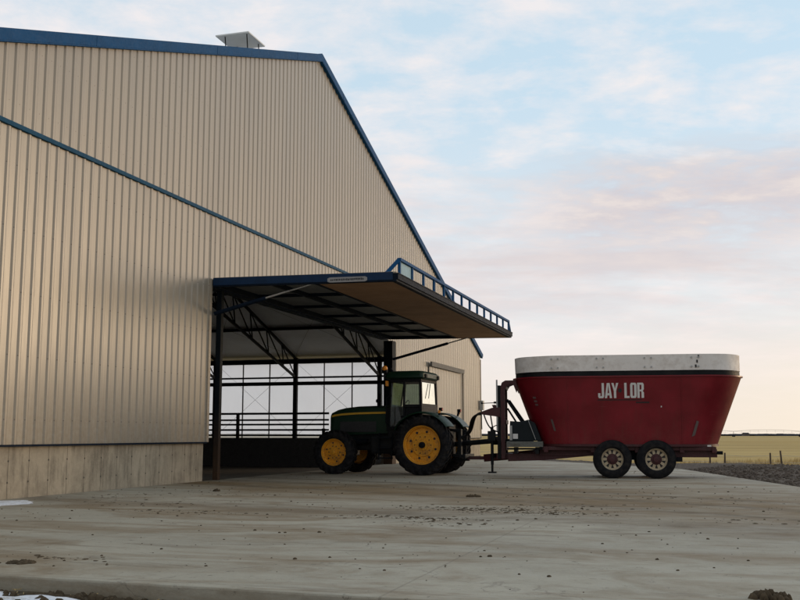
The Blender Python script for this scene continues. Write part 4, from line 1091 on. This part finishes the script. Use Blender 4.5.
# cabinet, platform, ladder
mb=MB(); mb.prism([(-3.52,1.02),(-2.62,1.02),(-2.80,1.52),(-2.98,1.62),(-3.18,1.56),(-3.50,1.58)],'y',-.92,-.2); cbn=mb.build('gearbox_cabinet',M['teal'],wg,bevel=.01)
mb=MB(); mb.beam((-2.98,-.94,1.60),(-2.78,-.94,1.06),.012,.07,up=(0,1,0)); mb.box(-3.51,-3.44,-.935,-.924,1.04,1.45); mb.build('cabinet_trim',M['galv'],cbn)
mb=MB(); mb.box(-3.42,-3.28,-.932,-.924,1.08,1.22); mb.build('decal',M['letter'],cbn)
mb=MB(); mb.box(-3.60,-2.58,-.98,-.3,.85,1.005); mb.build('platform',paint('grey_platform',(.13,.135,.12),.6,dirt=(.07,.055,.04)),wg,bevel=.008)
mb=MB(); mb.tube([(-3.6,-.9,.80),(-2.6,-.9,.80)],.025,8); mb.box(-3.4,-3.3,-.9,-.5,.66,.84); mb.box(-2.8,-2.7,-.9,-.5,.66,.84); mb.build('platform_bracket',M['black'],wg)
# wheels
def wag_wheel(x,s):
    mb=MB(); tyre(mb,.515,.295,.37)
    for k in range(5):   # circumferential tread ribs
        y=-.13+.065*k
        mb.lathe([(.51,y-.022),(.527,y-.02),(.527,y+.02),(.51,y+.022)],n=48)
    t=mb.build('wheel',M['rubber'],wg,loc=(x,s*TRK,.525),smooth=35)
    d=s; h=.19
    mb=MB(); mb.lathe([(.315,d*h*.80),(.315,d*h*.70),(.285,d*h*.66),(.27,d*h*.2),(.25,d*h*.18)],n=40)
    for k in range(10):   # ten hand-hole spokes
        a=2*PI*k/10; 
        mb.beam((.13*math.cos(a),d*h*.22,.13*math.sin(a)),(.265*math.cos(a),d*h*.18,.265*math.sin(a)),.018,.075,up=(-math.sin(a),0,math.cos(a)))
    mb.build('rim',M['hub_tan'],t,smooth=35)
    mb=MB(); mb.lathe([(.262,d*h*.05),(.262,d*h*.08),(.001,d*h*.08)],n=30); mb.build('brake_drum',M['letterdark'],t)
    mb=MB(); mb.lathe([(.15,d*h*.2),(.15,d*h*.34),(.085,d*h*.38),(.08,d*h*.75),(.001,d*h*.78)],n=24)
    for k in range(10):
        a=2*PI*(k+.5)/10; mb.lathe([(.012,d*h*.34),(.012,d*h*.46),(.001,d*h*.46)],c=(.12*math.cos(a),0,.12*math.sin(a)),n=6)
    mb.build('hub',M['red2'],t,smooth=35)
for x_ in (-.68,.50):
    for s in (-1,1): wag_wheel(x_,s)
mb=MB(); mb.tube([(-.68,-.9,.53),(-.68,.9,.53)],.06,10); mb.tube([(.50,-.9,.53),(.50,.9,.53)],.06,10)
for s in (-1,1): mb.prism([(-.75,.5),(.75,.5),(.75,.6),(.15,.78),(-.15,.78),(-.75,.6)],'y',s*.66-.04,s*.66+.04)
mb.build('walking_axle',M['dark'],wg,smooth=40)

# ------------------------------------------------------------------ prairie fence, pivot, far trees
fence=empty('wire_fence','line of short weathered stakes with slack wire along the prairie edge','fence',(0,0,-.65),0)
stk=[(1.5,70,1.02,.01),(6.2,68,.95,0),(10.1,66,1.0,.02),(12.6,63.5,.9,-.02),(17.4,56.8,.98,-.01),(18.15,56.6,.84,.03),(20.2,55.2,.86,.0),(20.75,55.0,.98,-.07),(25,52,.95,.03),(30,48,1.0,0)]
for (x,y,h,tl) in stk:
    mb=MB(); mb.tube([(x,y,-.05),(x+tl*h*.5,y,h*.5),(x+tl*h,y,h)],[.055,.05,.045],7); mb.build('post',M['wood'],fence,smooth=50)
for zc in (.35,.7):
    mb=MB()
    for a,b_ in zip(stk,stk[1:]): mb.tube([(a[0],a[1],zc),((a[0]+b_[0])/2,(a[1]+b_[1])/2,zc-.05),(b_[0],b_[1],zc)],.008,4)
    mb.build('wire',M['galv'],fence)
PV=empty('irrigation_pivot','long centre-pivot sprinkler on wheeled towers along the horizon','irrigation machine',(0,800,-.65),0)
tx=[105,158,211,264.5,317.5,371]
for x in tx:
    mb=MB()
    for s in (-1.8,1.8): mb.tube([(x,s,.5),(x,0,4.4)],.09,5); mb.lathe([(.001,-.15),(.75,-.15),(.75,.15),(.001,.15)],c=(x,s,.72),n=14)
    mb.box(x-.12,x+.12,-1.9,1.9,.65,.85); mb.tube([(x-.9,0,2.6),(x+.9,0,2.6)],.07,5)
    mb.build('tower',M['far'],PV)
for a,b_ in zip(tx,tx[1:]):
    mb=MB(); pts=[]
    for k in range(9):
        t=k/8; pts.append((a+(b_-a)*t,0,4.4+1.1*4*t*(1-t)))
    mb.tube(pts,.11,6)
    low_=[(p[0],0,p[2]-1.25*min(1,min(k,8-k))) for k,p in enumerate(pts)]
    mb.tube(low_,.05,5)
    for k in range(1,8): mb.tube([pts[k],low_[k]],.045,4); mb.tube([(pts[k][0],0,pts[k][2]-1.2),(pts[k][0],0,1.6)],.03,4)
    mb.build('span',M['far'],PV)
ft=MB()
for k in range(1500):
    x=random.uniform(-900,1000); y=random.uniform(1250,1600); h=random.uniform(1.9,2.7)*(1+.35*mnoise.noise(Vector((x*.006,0,0)))); r=random.uniform(12,24)
    lump(ft,x,y,-.7,r,h,7,random.random())
tag(ft.build('far_treeline',M['far']),'low dark strip of scrub along the prairie horizon','treeline',kind='stuff')
fb=empty('far_shed','tiny far shed with pitched roof on the horizon right of the wagon','shed',(418,1220,-.65),.3)
mb=MB(); mb.box(-3.5,3.5,-3,3,0,2.6); mb.build('wall',paint('shed_wall',(.10,.09,.085),.8),fb)
mb=MB(); mb.prism([(-3.3,2.6),(3.3,2.6),(0,4.0)],'x',-3.7,3.7); mb.build('roof',M['far'],fb)
